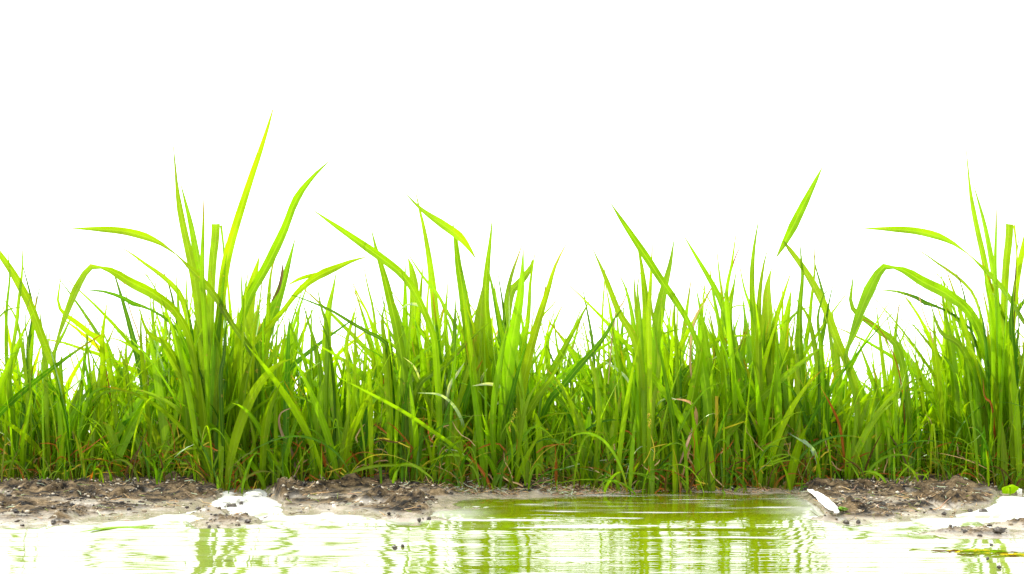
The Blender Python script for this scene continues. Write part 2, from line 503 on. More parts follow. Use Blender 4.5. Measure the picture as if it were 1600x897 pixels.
clump(245, 4.24, 'upright grass clump with a thin straw stalk and blades reaching left', [
    (9, 'yellow', [(318, 757), (310, 600), (298, 520), (285, 468), (268, 444), (248, 427), (225, 411), (205, 396), (184, 384)], dict(peak=.6)),
    (3, 'yellow', [(285, 700), (270, 560), (250, 470), (235, 438), (212, 415), (190, 397)], dict(root=False)),
    (2.6, 'straw', [(240, 757), (232, 600), (217, 525), (205, 490), (195, 450), (189, 415), (182, 380)], {}),
    (11, 'mid', [(240, 757), (236, 680), (228, 600), (222, 540), (220, 480)], {}),
    (12, 'bright', [(262, 757), (256, 640), (250, 560), (240, 500), (232, 450)], {}),
    (5, 'dark', [(290, 757), (284, 560), (272, 480), (262, 440), (248, 410)], dict(tipc='rust')),
    (4, 'lime', [(238, 757), (240, 560), (240, 470), (244, 440), (248, 405)], {}),
    (7, 'mid', [(215, 757), (205, 640), (195, 570), (178, 530)], {}),
    (4, 'gold', [(276, 757), (260, 740), (225, 724), (190, 722)], dict(tipc='rust')),
    (4, 'lime', [(238, 757), (240, 700), (232, 668), (212, 655), (182, 686)], {}),
], copy='upright grass clump beside the tall stand, thin straw stalk leaning left in front')
clump(300, 4.18, 'big grass clump with a broad leaf folded sharply over to the left', [
    (16, 'bright', [(318, 757), (312, 640), (300, 540), (276, 488), (240, 459), (205, 441), (175, 423), (149, 417), (138, 422), (122, 450), (106, 488), (96, 515), (83, 551)], dict(n=40, ws=[(0, .5), (.4, .8), (.6, 1), (.68, .75), (.715, .22), (.74, .6), (.82, 1), (.9, .7), (1, .1)], lean=-.1, tone2=1)),
    (8, 'dark', [(300, 757), (296, 620), (284, 530), (262, 500), (230, 481), (212, 476), (190, 464), (160, 455), (130, 453)], dict(ws=[(0, .4), (.4, .9), (.7, .5), (.73, .3), (.8, .9), (1, .1)])),
    (10, 'mid', [(300, 757), (290, 640), (280, 560), (268, 510), (256, 480)], {}),
    (12, 'mid', [(306, 757), (300, 660), (290, 600), (262, 540), (232, 520), (214, 470)], {}),
    (12, 'lime', [(328, 757), (325, 690), (312, 640), (290, 600), (262, 550), (240, 500)], {}),
    (8, 'bright', [(285, 757), (276, 690), (268, 640), (284, 624)], {}),
    (5, 'yellow', [(270, 757), (272, 700), (282, 690), (299, 675)], {}),
    (8, 'dark', [(310, 757), (306, 620), (300, 520), (290, 470)], {}),
], copy='big grass clump with a folded-over broad leaf, partly behind the round green floating leaf')
clump(322, 4.15, 'tall grass clump with twin narrow blades rising close together and a red-tipped spike', [
    (13, 'lime', [(324, 757), (322, 640), (314, 520), (306, 450), (298, 405), (288, 360), (280, 318), (276, 285), (273, 250), (270, 220)], dict(ws=[(0, .6), (.4, 1), (.66, .95), (.8, .75), (.88, .35), (1, .06)], lean=.05, roll=.1, twist=.1)),
    (13, 'yellow', [(330, 757), (328, 640), (322, 540), (317, 460), (310, 410), (300, 355), (290, 315), (281, 282)], dict(peak=.7, lean=.09)),
    (8, 'bright', [(326, 757), (324, 600), (319, 480), (316, 420), (318, 350), (318, 300)], dict(tipc='rust', peak=.65)),
    (9, 'lime', [(303, 757), (312, 640), (312, 540), (308, 480), (301, 440), (302, 400)], {}),
    (16, 'mid', [(322, 757), (324, 700), (318, 640), (312, 585)], {}),
    (5, 'rust', [(320, 757), (312, 640), (300, 620), (298, 590)], {}),
    (14, 'bright', [(330, 757), (322, 690), (306, 640), (296, 590), (286, 540)], {}),
], copy='tall grass clump with twin narrow blades close to the edge of the view')
clump(350, 4.14, 'tallest grass clump, one blade arching high and one blade cut off square', [
    (14, 'bright', [(338, 757), (336, 640), (330, 540), (330, 470), (333, 410), (337, 375), (338, 350)], dict(ws=[(0, .5), (.4, .9), (1, 1)], lean=.05, roll=0, twist=0)),
    (4, 'yellow', [(356, 600), (352, 450), (350, 390), (346, 352)], dict(ws=[(0, .5), (.6, .6), (1, 1.2)], root=False)),
    (1.8, 'brown', [(345, 560), (349, 420), (355, 365), (360, 318)], dict(root=False)),
    (14, 'bright', [(340, 757), (338, 640), (340, 560), (345, 480), (351, 425), (360, 383), (371, 345), (382, 310), (395, 270), (407, 235), (419, 197), (429, 162)], dict(ws=[(0, .5), (.3, .8), (.55, 1), (.7, .85), (.85, .6), (.95, .3), (1, .03)], lean=-.15, roll=.3, twist=0, n=34)),
    (13, ('mid', 'dark', 'mid', 'bright', 'lime'), [(385, 757), (398, 680), (403, 606), (400, 565), (386, 538), (360, 502), (339, 467), (318, 440), (298, 420), (278, 400), (262, 388), (250, 380), (225, 369), (190, 361), (150, 358), (108, 357)], dict(n=44, ws=[(0, .4), (.25, .9), (.45, .6), (.55, .8), (.62, .7), (.69, .12), (.71, .2), (.8, .95), (.9, .75), (1, .03)], tipc='lime', lean=-.12, roll=.2, twist=.1)),
    (9, 'dark', [(350, 757), (352, 650), (346, 560), (342, 500), (346, 440)], {}),
    (12, 'mid', [(345, 757), (340, 660), (348, 590), (365, 540)], {}),
    (7, 'dark', [(352, 757), (345, 600), (350, 560), (352, 520), (360, 490)], {}),
], copy='tallest grass clump at the frame edge with one blade cut off square')
clump(372, 4.19, 'grass clump with a wide arching stem and a short broad leaf lying at its foot', [
    (15, 'bright', [(358, 757), (358, 650), (364, 560), (374, 510), (392, 460), (412, 425), (430, 390), (446, 355), (457, 325), (470, 300), (493, 272), (519, 248)], dict(n=34, ws=[(0, .5), (.3, .7), (.5, .85), (.7, 1), (.8, .75), (.85, .8), (1, .03)], lean=-.15, roll=.1, twist=.1)),
    (19, 'lime', [(378, 757), (378, 640), (382, 560), (384, 500), (392, 450), (406, 398)], dict(peak=.65)),
    (7, 'bright', [(372, 757), (376, 600), (380, 520), (378, 450), (375, 405)], {}),
    (5, 'yellow', [(374, 757), (378, 560), (384, 460), (378, 412)], {}),
    (9, 'lime', [(322, 757), (326, 690), (340, 656), (372, 626), (405, 610), (438, 598)], dict(lean=-.12, peak=.4, basec='brown')),
    (5, 'lime', [(404, 757), (400, 720), (396, 680), (388, 645), (378, 626)], dict(basew=.3)),
    (5, 'yellow', [(366, 740), (358, 726), (352, 695), (346, 668), (338, 660)], dict(root=False)),
    (10, 'mid', [(392, 760), (380, 745), (362, 731), (341, 727)], dict(lean=-.1)),
    (3, 'rust', [(366, 757), (362, 722), (354, 688)], {}),
    (13, 'dark', [(376, 757), (375, 640), (370, 580), (380, 530)], {}),
    (4, 'straw', [(320, 560), (328, 586), (340, 590), (352, 594)], dict(root=False)),
])
clump(396, 4.16, 'grass clump with a very wide dark-backed blade and a straight yellowish one crossing it', [
    (24, 'mid', [(386, 757), (388, 650), (396, 580), (412, 530), (430, 480), (446, 430), (462, 370)], dict(ws=[(0, .4), (.3, .8), (.5, 1), (.68, .8), (.85, .4), (1, .03)], roll=.1, twist=.1)),
    (9, 'bright', [(340, 757), (345, 620), (372, 560), (404, 528), (440, 488), (466, 455), (495, 432), (530, 416), (552, 407), (575, 401)], dict(n=34, ws=[(0, .4), (.5, .8), (.7, .7), (.85, 1.2), (1, .05)], lean=-.1)),
    (5, 'lime', [(530, 417), (500, 427), (470, 435), (447, 447)], dict(root=False)),
    (9, 'bright', [(402, 757), (406, 640), (418, 540), (420, 470), (425, 420), (438, 384)], dict(tipc='straw')),
    (5, 'lime', [(395, 650), (398, 520), (408, 470), (424, 455)], dict(root=False, tipc='silver')),
    (16, ('dark', 'mid'), [(385, 757), (380, 660), (384, 600), (398, 545)], {}),
    (4, 'brown', [(425, 470), (436, 450), (442, 415), (440, 405)], dict(root=False)),
    (11, 'mid', [(410, 757), (412, 690), (420, 640), (438, 600)], {}),
    (7, 'lime', [(396, 757), (386, 700), (392, 650), (420, 624), (440, 622)], {}),
])
clump(452, 4.15, 'grass clump with a curled pinkish dead leaf and two small leaves at its foot', [
    (10, 'bright', [(448, 757), (446, 640), (452, 560), (462, 520), (466, 500), (456, 473)], {}),
    (10, 'lime', [(440, 757), (436, 640), (440, 560), (446, 520), (440, 490)], dict(tipc='yellow')),
    (7, 'mid', [(500, 757), (492, 640), (478, 570), (464, 535), (446, 485)], {}),
    (7, 'mid', [(505, 757), (503, 620), (497, 555), (484, 510), (470, 462)], {}),
    (5, 'pink', [(467, 757), (460, 720), (455, 700), (443, 680), (437, 660), (440, 645), (456, 637)], dict(fold=.4, basec='lime')),
    (8, 'mid', [(462, 757), (456, 742), (444, 722), (432, 705), (415, 702)], dict(lean=-.08)),
    (5, 'bright', [(446, 757), (438, 735), (424, 708), (416, 702)], dict(lean=-.1)),
    (3, 'lime', [(420, 650), (432, 626), (452, 618), (480, 625), (507, 640)], dict(root=False)),
    (3, 'yellow', [(452, 650), (460, 600), (480, 580), (500, 566)], dict(root=False, tipc='silver')),
    (6, 'lime', [(412, 757), (398, 650), (424, 590), (430, 575), (412, 570)], {}),
    (8, 'yellow', [(430, 757), (432, 650), (432, 560), (434, 500)], {}),
    (4, 'lime', [(440, 757), (420, 728), (405, 720)], dict(tipc='straw')),
])
clump(524, 4.10, 'grass clump led by one straight bright blade down to the mud beside an orange stem', [
    (17, 'lime', [(536, 758), (532, 700), (525, 640), (516, 590), (511, 545), (513, 490), (521, 450), (526, 422)], dict(ws=[(0, .6), (.3, .85), (.6, 1), (.8, .6), (1, .03)], lean=.05, roll=0, twist=.1)),
    (7, 'bright', [(524, 757), (516, 690), (511, 630), (509, 600)], {}),
    (8, 'mid', [(512, 757), (510, 620), (512, 520), (502, 480), (494, 440)], {}),
    (6, 'bright', [(538, 757), (545, 620), (542, 540), (552, 500), (560, 460)], {}),
    (5, 'dark', [(520, 757), (524, 640), (515, 540), (500, 500), (497, 470)], {}),
    (4, 'rust', [(513, 757), (508, 725), (502, 700), (503, 690)], dict(basec='rust')),
    (3, 'gold', [(514, 757), (503, 735), (494, 712), (482, 694)], {}),
    (7, 'lime', [(545, 757), (552, 640), (556, 560), (556, 500), (562, 470)], {}),
    (9, 'mid', [(536, 757), (544, 690), (560, 650), (576, 620), (596, 598)], {}),
    (4, 'lime', [(500, 757), (492, 700), (488, 660), (495, 645), (515, 638)], {}),
])
clump(572, 4.18, 'fine grass clump around a bent pink-brown dry stem', [
    (5, 'bright', [(600, 757), (596, 640), (590, 560), (584, 490), (574, 445), (565, 398)], dict(tipc='rust')),
    (5, 'yellow', [(604, 757), (598, 640), (592, 560), (576, 495), (560, 462), (545, 427)], {}),
    (4, 'pink', [(556, 757), (562, 745), (580, 730), (592, 700), (602, 675), (612, 666), (628, 665)], dict(basec='rust')),
    (7, 'bright', [(575, 757), (562, 640), (548, 570), (540, 540), (552, 490), (554, 478)], {}),
    (5, 'lime', [(566, 757), (570, 620), (580, 590), (592, 560), (596, 545)], {}),
    (8, 'mid', [(588, 757), (588, 640), (583, 560), (570, 520), (560, 500)], {}),
    (3, 'lime', [(590, 757), (575, 735), (568, 720)], dict(tipc='straw')),
    (7, 'bright', [(560, 757), (562, 650), (572, 560), (570, 520)], {}),
    (4, 'lime', [(565, 757), (585, 720), (604, 712), (620, 706)], {}),
    (2.6, 'silver', [(570, 757), (590, 725), (598, 710), (608, 704)], {}),
])
clump(632, 4.12, 'grass clump with a stiff upright blade and a long dark leaf folded down leftwards', [
    (15, 'mid', [(632, 757), (634, 650), (630, 580), (621, 520), (611, 475), (600, 430), (588, 390), (579, 353)], dict(ws=[(0, .6), (.3, .9), (.5, 1), (.75, .8), (.88, .45), (1, .03)], lean=-.05, roll=.05, twist=.1)),
    (7, 'dark', [(620, 757), (616, 650), (608, 560), (602, 534), (575, 519), (550, 505), (521, 487), (494, 475), (465, 464), (448, 459)], dict(ws=[(0, .6), (.3, 1), (.45, .9), (.7, .8), (1, .15)], lean=-.12)),
    (13, 'lime', [(612, 757), (610, 650), (605, 560), (598, 500), (603, 470)], {}),
    (14, 'mid', [(625, 757), (618, 660), (612, 590), (600, 540)], {}),
    (10, 'bright', [(645, 757), (642, 640), (632, 540), (618, 480), (605, 455)], {}),
    (8, 'yellow', [(646, 757), (650, 690), (645, 640), (640, 600)], dict(basec='rust')),
    (4, 'rust', [(640, 757), (643, 720), (640, 690)], {}),
    (4, 'lime', [(618, 757), (610, 735), (640, 725), (672, 745), (678, 757)], {}),
    (6, 'rust', [(600, 600), (605, 570), (604, 545)], dict(root=False)),
])
clump(655, 4.20, 'pale yellow grass clump glowing between darker blades, with a silvery arched leaf', [
    (18, ('bright', 'lime', 'yellow', 'lime'), [(658, 757), (655, 650), (650, 560), (648, 500), (647, 450), (643, 420), (637, 402)], dict(ws=[(0, .5), (.4, 1), (.75, .9), (.88, .75), (.95, .45), (1, .03)], lean=.12)),
    (7, 'silver', [(700, 640), (690, 560), (678, 515), (662, 482), (645, 475), (630, 480), (619, 498)], dict(root=False, basec='mid', lean=-.1)),
    (5, 'yellow', [(725, 600), (722, 530), (700, 490), (680, 455), (665, 438), (647, 412), (631, 386)], dict(root=False)),
    (5, 'yellow', [(672, 757), (668, 560), (667, 480), (670, 440), (666, 400)], {}),
    (14, 'bright', [(662, 757), (668, 660), (662, 580), (655, 520)], {}),
    (3, 'silver', [(662, 620), (655, 590), (645, 570), (630, 558)], dict(root=False)),
    (7, 'mid', [(666, 757), (672, 690), (676, 640), (686, 590), (726, 566)], dict(tipc='silver')),
])
clump(688, 4.13, 'grass clump with a long blade bowing high leftwards beside one stiff blade', [
    (13, 'bright', [(688, 757), (686, 640), (682, 570), (678, 530), (668, 500), (655, 470), (641, 445), (624, 425), (600, 406), (572, 386), (542, 365), (513, 345), (486, 326)], dict(n=38, ws=[(0, .5), (.3, .8), (.5, .75), (.65, .9), (.78, 1), (.9, .6), (1, .03)], lean=-.2, roll=.1, twist=.1)),
    (13, 'bright', [(698, 757), (692, 650), (686, 560), (680, 490), (676, 445), (670, 400), (662, 355), (655, 325), (648, 293)], dict(ws=[(0, .6), (.3, .9), (.55, 1), (.75, .7), (.9, .35), (1, .03)], lean=.03, roll=.1, twist=0)),
    (12, 'mid', [(690, 757), (694, 660), (690, 590), (700, 540)], {}),
    (8, 'lime', [(702, 757), (706, 640), (700, 560), (696, 500), (699, 450), (698, 430)], {}),
    (6, 'bright', [(680, 757), (670, 650), (662, 620)], {}),
    (4, 'bright', [(683, 757), (677, 720), (680, 690), (692, 680)], {}),
    (5, 'bright', [(694, 757), (693, 725), (688, 700), (667, 687)], dict(lean=-.05)),
    (5, 'lime', [(690, 755), (684, 735), (680, 728), (689, 721)], {}),
    (10, 'mid', [(708, 757), (700, 680), (704, 600), (710, 530), (712, 460)], {}),
])
clump(738, 4.11, 'grass clump with a pointed cross leaf on top and silver arched leaf below', [
    (17, 'mid', [(743, 757), (742, 660), (737, 570), (731, 510), (724, 460), (717, 420), (712, 382), (707, 343)], dict(ws=[(0, .45), (.3, .7), (.5, .9), (.65, 1), (.82, .65), (1, .03)], lean=-.02, roll=0, twist=.05)),
    (14, 'lime', [(744, 405), (733, 388), (718, 370), (690, 350), (658, 327), (630, 299)], dict(root=False, ws=[(0, .05), (.12, .45), (.3, 1), (.5, .9), (.75, .4), (1, .03)], lean=.02, roll=0)),
    (2.5, 'lime', [(746, 757), (742, 600), (728, 470), (718, 400), (713, 367)], dict(ws=[(0, 1), (1, 1)], lean=.03)),
    (7, 'bright', [(726, 757), (722, 712), (708, 696), (680, 676), (650, 655), (615, 634), (575, 613), (530, 590)], dict(lean=-.25, ws=[(0, .5), (.3, .9), (.7, .7), (1, .2)])),
    (5, ('mid', 'mid', 'silver', 'silver'), [(712, 757), (712, 715), (724, 672), (718, 648), (704, 628), (685, 616), (653, 614)], dict(lean=-.18, basec='mid')),
    (5, 'bright', [(712, 757), (714, 700), (728, 665), (742, 645)], dict(lean=-.1)),
    (12, 'bright', [(722, 757), (724, 660), (730, 590), (722, 520), (712, 480)], {}),
    (8, 'bright', [(735, 757), (744, 640), (738, 570), (728, 500), (721, 450)], {}),
    (5, 'silver', [(697, 640), (702, 605), (714, 585), (726, 566)], dict(root=False)),
    (9, 'mid', [(680, 700), (648, 650), (656, 600), (690, 575), (720, 545), (745, 520), (770, 500)], dict(root=False, lean=-.1)),
])
clump(757, 4.15, 'grass clump with a straight sword-like blade in front of wide pale ones', [
    (14, 'mid', [(750, 757), (752, 660), (764, 570), (761, 510), (758, 470), (761, 420), (766, 375), (770, 333)], dict(ws=[(0, .5), (.3, .8), (.55, 1), (.75, .8), (1, .03)], lean=-.03, roll=.1, twist=.1)),
    (24, 'lime', [(765, 757), (765, 660), (757, 580), (750, 520), (756, 440)], dict(peak=.6)),
    (8, 'bright', [(790, 757), (792, 620), (788, 540), (779, 490), (771, 432)], {}),
    (5, 'dark', [(795, 757), (792, 560), (786, 480), (780, 440), (776, 408)], {}),
    (14, 'mid', [(742, 757), (760, 640), (772, 560), (780, 510)], {}),
    (6, 'lime', [(745, 757), (748, 620), (742, 520), (730, 480), (732, 450)], {}),
    (14, 'bright', [(760, 757), (772, 660), (768, 600), (776, 540)], {}),
    (6, 'silver', [(742, 640), (752, 595), (762, 575)], dict(root=False)),
])
clump(788, 4.09, 'grass clump at the waterline with two short leaves splaying left at its foot', [
    (10, 'mid', [(782, 757), (786, 620), (790, 520), (792, 470), (800, 430), (810, 400), (819, 373)], {}),
    (20, 'bright', [(778, 757), (786, 640), (796, 560), (806, 500), (814, 450), (818, 385)], dict(ws=[(0, .4), (.4, .9), (.6, 1), (.8, .6), (.9, .3), (1, .03)])),
    (10, 'bright', [(796, 766), (790, 735), (780, 705), (768, 685), (752, 667)], dict(lean=-.1)),
    (8, 'mid', [(777, 760), (772, 735), (763, 716), (748, 706)], dict(lean=-.08)),
    (12, 'mid', [(796, 757), (810, 680), (840, 620), (862, 590), (875, 560)], {}),
    (7, 'lime', [(784, 757), (764, 680), (752, 640)], {}),
    (10, 'bright', [(775, 757), (770, 660), (780, 570), (795, 500)], {}),
    (4, 'gold', [(818, 762), (814, 740), (811, 725)], {}),
])
clump(818, 4.08, 'grass clump with a bright slim front blade and silvery leaves by the seed head', [
    (9, 'lime', [(826, 766), (825, 720), (820, 670), (812, 620), (805, 585), (797, 550), (790, 520)], dict(ws=[(0, .9), (.3, .6), (.6, 1), (1, .1)], lean=-.05)),
    (5.5, ('silver'), [(810, 640), (806, 622), (790, 608), (765, 600), (738, 603)], dict(root=False, lean=-.08)),
    (5, 'silver', [(806, 618), (790, 624), (770, 634)], dict(root=False)),
    (8, 'yellow', [(800, 757), (806, 640), (818, 550), (826, 490), (829, 440), (838, 383)], {}),
    (13, 'bright', [(788, 640), (790, 540), (797, 462), (812, 442), (828, 420), (832, 405)], dict(root=False, ws=[(0, .4), (.5, .8), (.75, 1), (.9, .8), (1, .1)])),
    (15, 'lime', [(808, 757), (812, 640), (826, 560), (842, 500), (856, 455), (868, 415), (889, 373)], dict(ws=[(0, .4), (.4, 1), (.65, .8), (.8, .5), (1, .03)], tipc='straw')),
    (5, 'lime', [(810, 757), (818, 600), (840, 510), (862, 478), (888, 454)], dict(tipc='rust')),
    (2.5, 'rust', [(828, 560), (842, 500), (850, 460), (857, 427)], dict(root=False)),
    (7, 'mid', [(805, 757), (820, 640), (846, 590)], {}),
    (3, 'lime', [(800, 757), (800, 700), (792, 668), (800, 655), (812, 650)], {}),
])
clump(852, 4.15, 'low grass clump with a long dark blade crossing diagonally up to the right', [
    (10, 'mid', [(820, 757), (826, 680), (846, 610), (870, 565), (888, 532), (905, 500), (925, 463)], dict(lean=-.1)),
    (10, 'dark', [(832, 757), (840, 680), (858, 628), (880, 603), (900, 578), (925, 550), (945, 525), (962, 495), (978, 478)], dict(lean=-.18)),
    (5, 'bright', [(870, 757), (862, 620), (852, 540), (862, 500), (870, 470)], {}),
    (5, 'lime', [(872, 757), (880, 600), (870, 540), (864, 480)], {}),
    (4, 'lime', [(838, 757), (862, 735), (890, 725), (920, 730)], {}),
    (3, 'lime', [(830, 750), (850, 735), (875, 730), (905, 722)], dict(root=False)),
    (3, 'lime', [(805, 690), (825, 665), (860, 648), (900, 645)], dict(root=False)),
    (3, 'gold', [(820, 670), (860, 672), (890, 682), (915, 700), (926, 712)], dict(root=False, tipc='rust')),
    (6, 'mid', [(870, 757), (866, 690), (850, 650), (836, 612)], {}),
])
clump(925, 4.12, 'short grass clump with a single flat upright blade among thin arching stalks', [
    (7, 'bright', [(928, 760), (931, 710), (935, 660), (932, 600), (926, 560)], dict(lean=-.05)),
    (5, 'dark', [(925, 757), (928, 600), (926, 540), (919, 495), (912, 460), (906, 430)], dict(tipc='mid')),
    (5, 'lime', [(930, 757), (935, 640), (922, 560), (915, 520), (905, 480)], {}),
    (4, 'lime', [(940, 757), (945, 600), (941, 500), (945, 430), (943, 385)], dict(tipc='silver')),
    (7, 'mid', [(890, 757), (892, 690), (895, 620), (890, 560), (900, 530)], {}),
    (4, 'yellow', [(926, 735), (908, 712), (895, 700)], dict(root=False)),
    (2.6, 'silver', [(930, 660), (922, 640), (905, 628), (885, 622)], dict(root=False)),
    (5, 'lime', [(900, 757), (904, 690), (888, 620), (870, 590)], {}),
    (5, 'mid', [(960, 640), (940, 612), (920, 600), (895, 590)], dict(root=False)),
    (4, 'yellow', [(905, 757), (890, 660), (862, 605), (835, 570)], {}),
])
clump(960, 4.14, 'thin grass clump with a lone bright stalk turning orange at its foot', [
    (6, 'lime', [(950, 760), (955, 735), (962, 690), (964, 650), (961, 605)], dict(basec='rust', lean=-.08)),
    (5, 'mid', [(968, 757), (975, 640), (965, 560), (958, 520), (955, 475)], {}),
    (7, 'bright', [(960, 757), (962, 640), (970, 580), (968, 520)], {}),
    (4, 'silver', [(990, 640), (984, 600), (968, 580), (945, 565), (932, 560)], dict(root=False)),
    (7, 'mid', [(975, 757), (960, 690), (970, 650), (980, 640)], {}),
    (2.5, 'straw', [(950, 600), (960, 500), (975, 470), (980, 450), (975, 432), (964, 420)], dict(root=False)),
    (5, 'lime', [(965, 757), (948, 680), (935, 600), (938, 540), (955, 490)], {}),
    (8, 'mid', [(985, 757), (990, 690), (975, 640), (945, 600), (905, 612)], {}),
])
clump(1004, 4.08, 'upright grass clump with a thick pale central stalk and five narrow blades fanning out', [
    (12, 'bright', [(1003, 757), (1003, 650), (1001, 580), (990, 527), (967, 488), (945, 431), (924, 384)], dict(ws=[(0, .4), (.3, .8), (.6, 1), (.85, .6), (1, .03)], lean=-.08)),
    (18, 'lime', [(1006, 765), (1006, 690), (1004, 620), (1008, 550), (1010, 490), (1007, 450), (1001, 405), (993, 370)], dict(ws=[(0, .9), (.3, .85), (.6, .8), (.8, .5), (1, .03)], lean=0)),
    (9, 'bright', [(1012, 757), (1014, 600), (1013, 500), (1016, 440), (1020, 368)], {}),
    (9, 'bright', [(998, 757), (996, 600), (990, 510), (979, 455), (964, 422)], {}),
    (9, 'lime', [(1002, 757), (1000, 600), (998, 520), (992, 460), (990, 418)], {}),
    (8, 'lime', [(1008, 757), (1004, 600), (1000, 500), (996, 450), (1002, 420)], {}),
    (5, 'yellow', [(982, 768), (987, 748), (991, 735), (1000, 720)], dict(lean=-.04)),
    (8, 'mid', [(1000, 757), (996, 640), (985, 570), (975, 530)], {}),
    (7, 'lime', [(1014, 757), (1020, 640), (1030, 560), (1018, 480), (1018, 440)], {}),
])
clump(1030, 4.13, 'grass clump with one wide spear-shaped blade leaning right above a dark gap', [
    (16, 'bright', [(1020, 757), (1018, 650), (1022, 570), (1028, 510), (1036, 460), (1047, 415), (1054, 370)], dict(ws=[(0, .4), (.3, .7), (.5, .9), (.68, 1), (.85, .5), (1, .03)], lean=.03)),
    (16, 'lime', [(1030, 757), (1040, 680), (1045, 610), (1038, 540), (1030, 495)], {}),
    (14, 'dark', [(1020, 757), (1030, 690), (1040, 640), (1062, 590), (1090, 560)], {}),
    (6, 'bright', [(1016, 757), (1022, 700), (1038, 665), (1060, 655)], {}),
    (8, 'mid', [(1050, 757), (1052, 640), (1048, 560), (1042, 500)], {}),
    (6, 'mid', [(1040, 757), (1030, 690), (1040, 640), (1050, 610)], {}),
    (4, 'gold', [(1040, 760), (1044, 745), (1047, 730)], {}),
    (3, 'silver', [(1030, 660), (1028, 632), (1044, 622), (1060, 625)], dict(root=False)),
])
clump(1082, 4.10, 'grass clump with a drooping shredded brown leaf and a black-green leaning blade', [
    (12, 'mid', [(1110, 757), (1106, 640), (1096, 560), (1084, 522), (1068, 490), (1050, 462), (1034, 439), (1012, 405), (990, 372), (970, 342), (952, 314)], dict(n=34, ws=[(0, .5), (.3, 1.2), (.4, 1.1), (.5, .6), (.65, .9), (.8, 1), (.92, .6), (1, .03)], lean=-.15)),
    (6, 'straw', [(1062, 757), (1076, 700), (1086, 665), (1087, 645), (1080, 630), (1062, 624), (1044, 624)], dict(basec='rust', fold=.4)),
    (4, 'pink', [(1060, 730), (1075, 690), (1087, 655)], dict(root=False)),
    (3, 'rust', [(1076, 757), (1084, 738), (1080, 725), (1072, 718)], {}),
    (13, 'mid', [(1060, 757), (1066, 680), (1086, 615), (1110, 590), (1135, 575), (1156, 560)], dict(peak=.7)),
    (5, 'brown', [(1046, 757), (1047, 700), (1044, 650), (1040, 620)], {}),
    (14, 'mid', [(1070, 757), (1076, 660), (1086, 600), (1094, 560), (1100, 520)], {}),
    (7, 'bright', [(1052, 757), (1056, 690), (1072, 640), (1095, 600)], {}),
    (5, 'mid', [(1064, 757), (1058, 560), (1054, 500), (1056, 440)], {}),
    (8, 'bright', [(1078, 757), (1070, 600), (1060, 540), (1052, 490)], {}),
])
clump(1116, 4.12, 'grass clump behind a thin orange stub stalk and a white-topped stem', [
    (10, 'bright', [(1135, 757), (1136, 620), (1128, 540), (1119, 490), (1112, 450), (1108, 405)], {}),
    (6, 'bright', [(1138, 757), (1136, 600), (1130, 480), (1124, 430), (1119, 376)], {}),
    (8, 'bright', [(1108, 764), (1108, 710), (1106, 670), (1102, 640)], dict(lean=-.05, basec=None)),
    (4, 'gold', [(1116, 757), (1118, 700), (1120, 660), (1120, 619)], dict(ws=[(0, .7), (1, 1.1)], basec='straw', lean=-.06)),
    (3, 'lime', [(1133, 757), (1133, 710), (1131, 680), (1127, 648)], dict(ws=[(0, .9), (.9, .7), (1, 1.1)], tipc='silver')),
    (6, 'bright', [(1100, 757), (1100, 600), (1092, 520), (1099, 470), (1103, 440)], {}),
    (4, 'straw', [(1085, 620), (1078, 560), (1085, 500), (1110, 460)], dict(root=False)),
    (3, 'gold', [(1068, 698), (1095, 684), (1125, 672), (1168, 657)], dict(root=False)),
    (2.5, 'lime', [(1070, 696), (1110, 688), (1140, 678)], dict(root=False)),
    (10, 'mid', [(1120, 757), (1122, 660), (1110, 600), (1118, 560)], {}),
])
clump(1152, 4.15, 'grass clump with a blade stooping left and a pair of slim yellow spikes', [
    (14, 'bright', [(1160, 757), (1158, 640), (1148, 560), (1138, 515), (1126, 472), (1108, 436), (1088, 402), (1066, 364)], dict(ws=[(0, .5), (.3, 1.1), (.5, 1), (.75, .7), (.9, .4), (1, .03)], lean=-.1)),
    (9, 'yellow', [(1150, 757), (1146, 600), (1138, 520), (1134, 460), (1143, 410), (1152, 350)], {}),
    (2.5, 'rust', [(1130, 470), (1146, 410), (1155, 388), (1164, 369)], dict(root=False)),
    (7, 'bright', [(1185, 700), (1182, 560), (1174, 490), (1162, 450), (1153, 400)], {}),
    (10, 'mid', [(1142, 757), (1146, 600), (1140, 500), (1146, 450), (1152, 415)], {}),
    (15, 'lime', [(1162, 757), (1165, 660), (1160, 590), (1150, 540), (1145, 500)], {}),
    (4, 'rust', [(1140, 757), (1150, 720), (1160, 700), (1172, 690)], dict(basec='gold')),
    (4, 'rust', [(1180, 690), (1186, 675), (1180, 655)], dict(root=False)),
    (3, 'lime', [(1145, 600), (1140, 500), (1150, 478), (1190, 482)], dict(root=False)),
    (8, 'lime', [(1060, 640), (1075, 590), (1110, 540), (1140, 527), (1172, 524)], dict(root=False, ws=[(0, 1), (.5, 1), (1, .3)])),
])
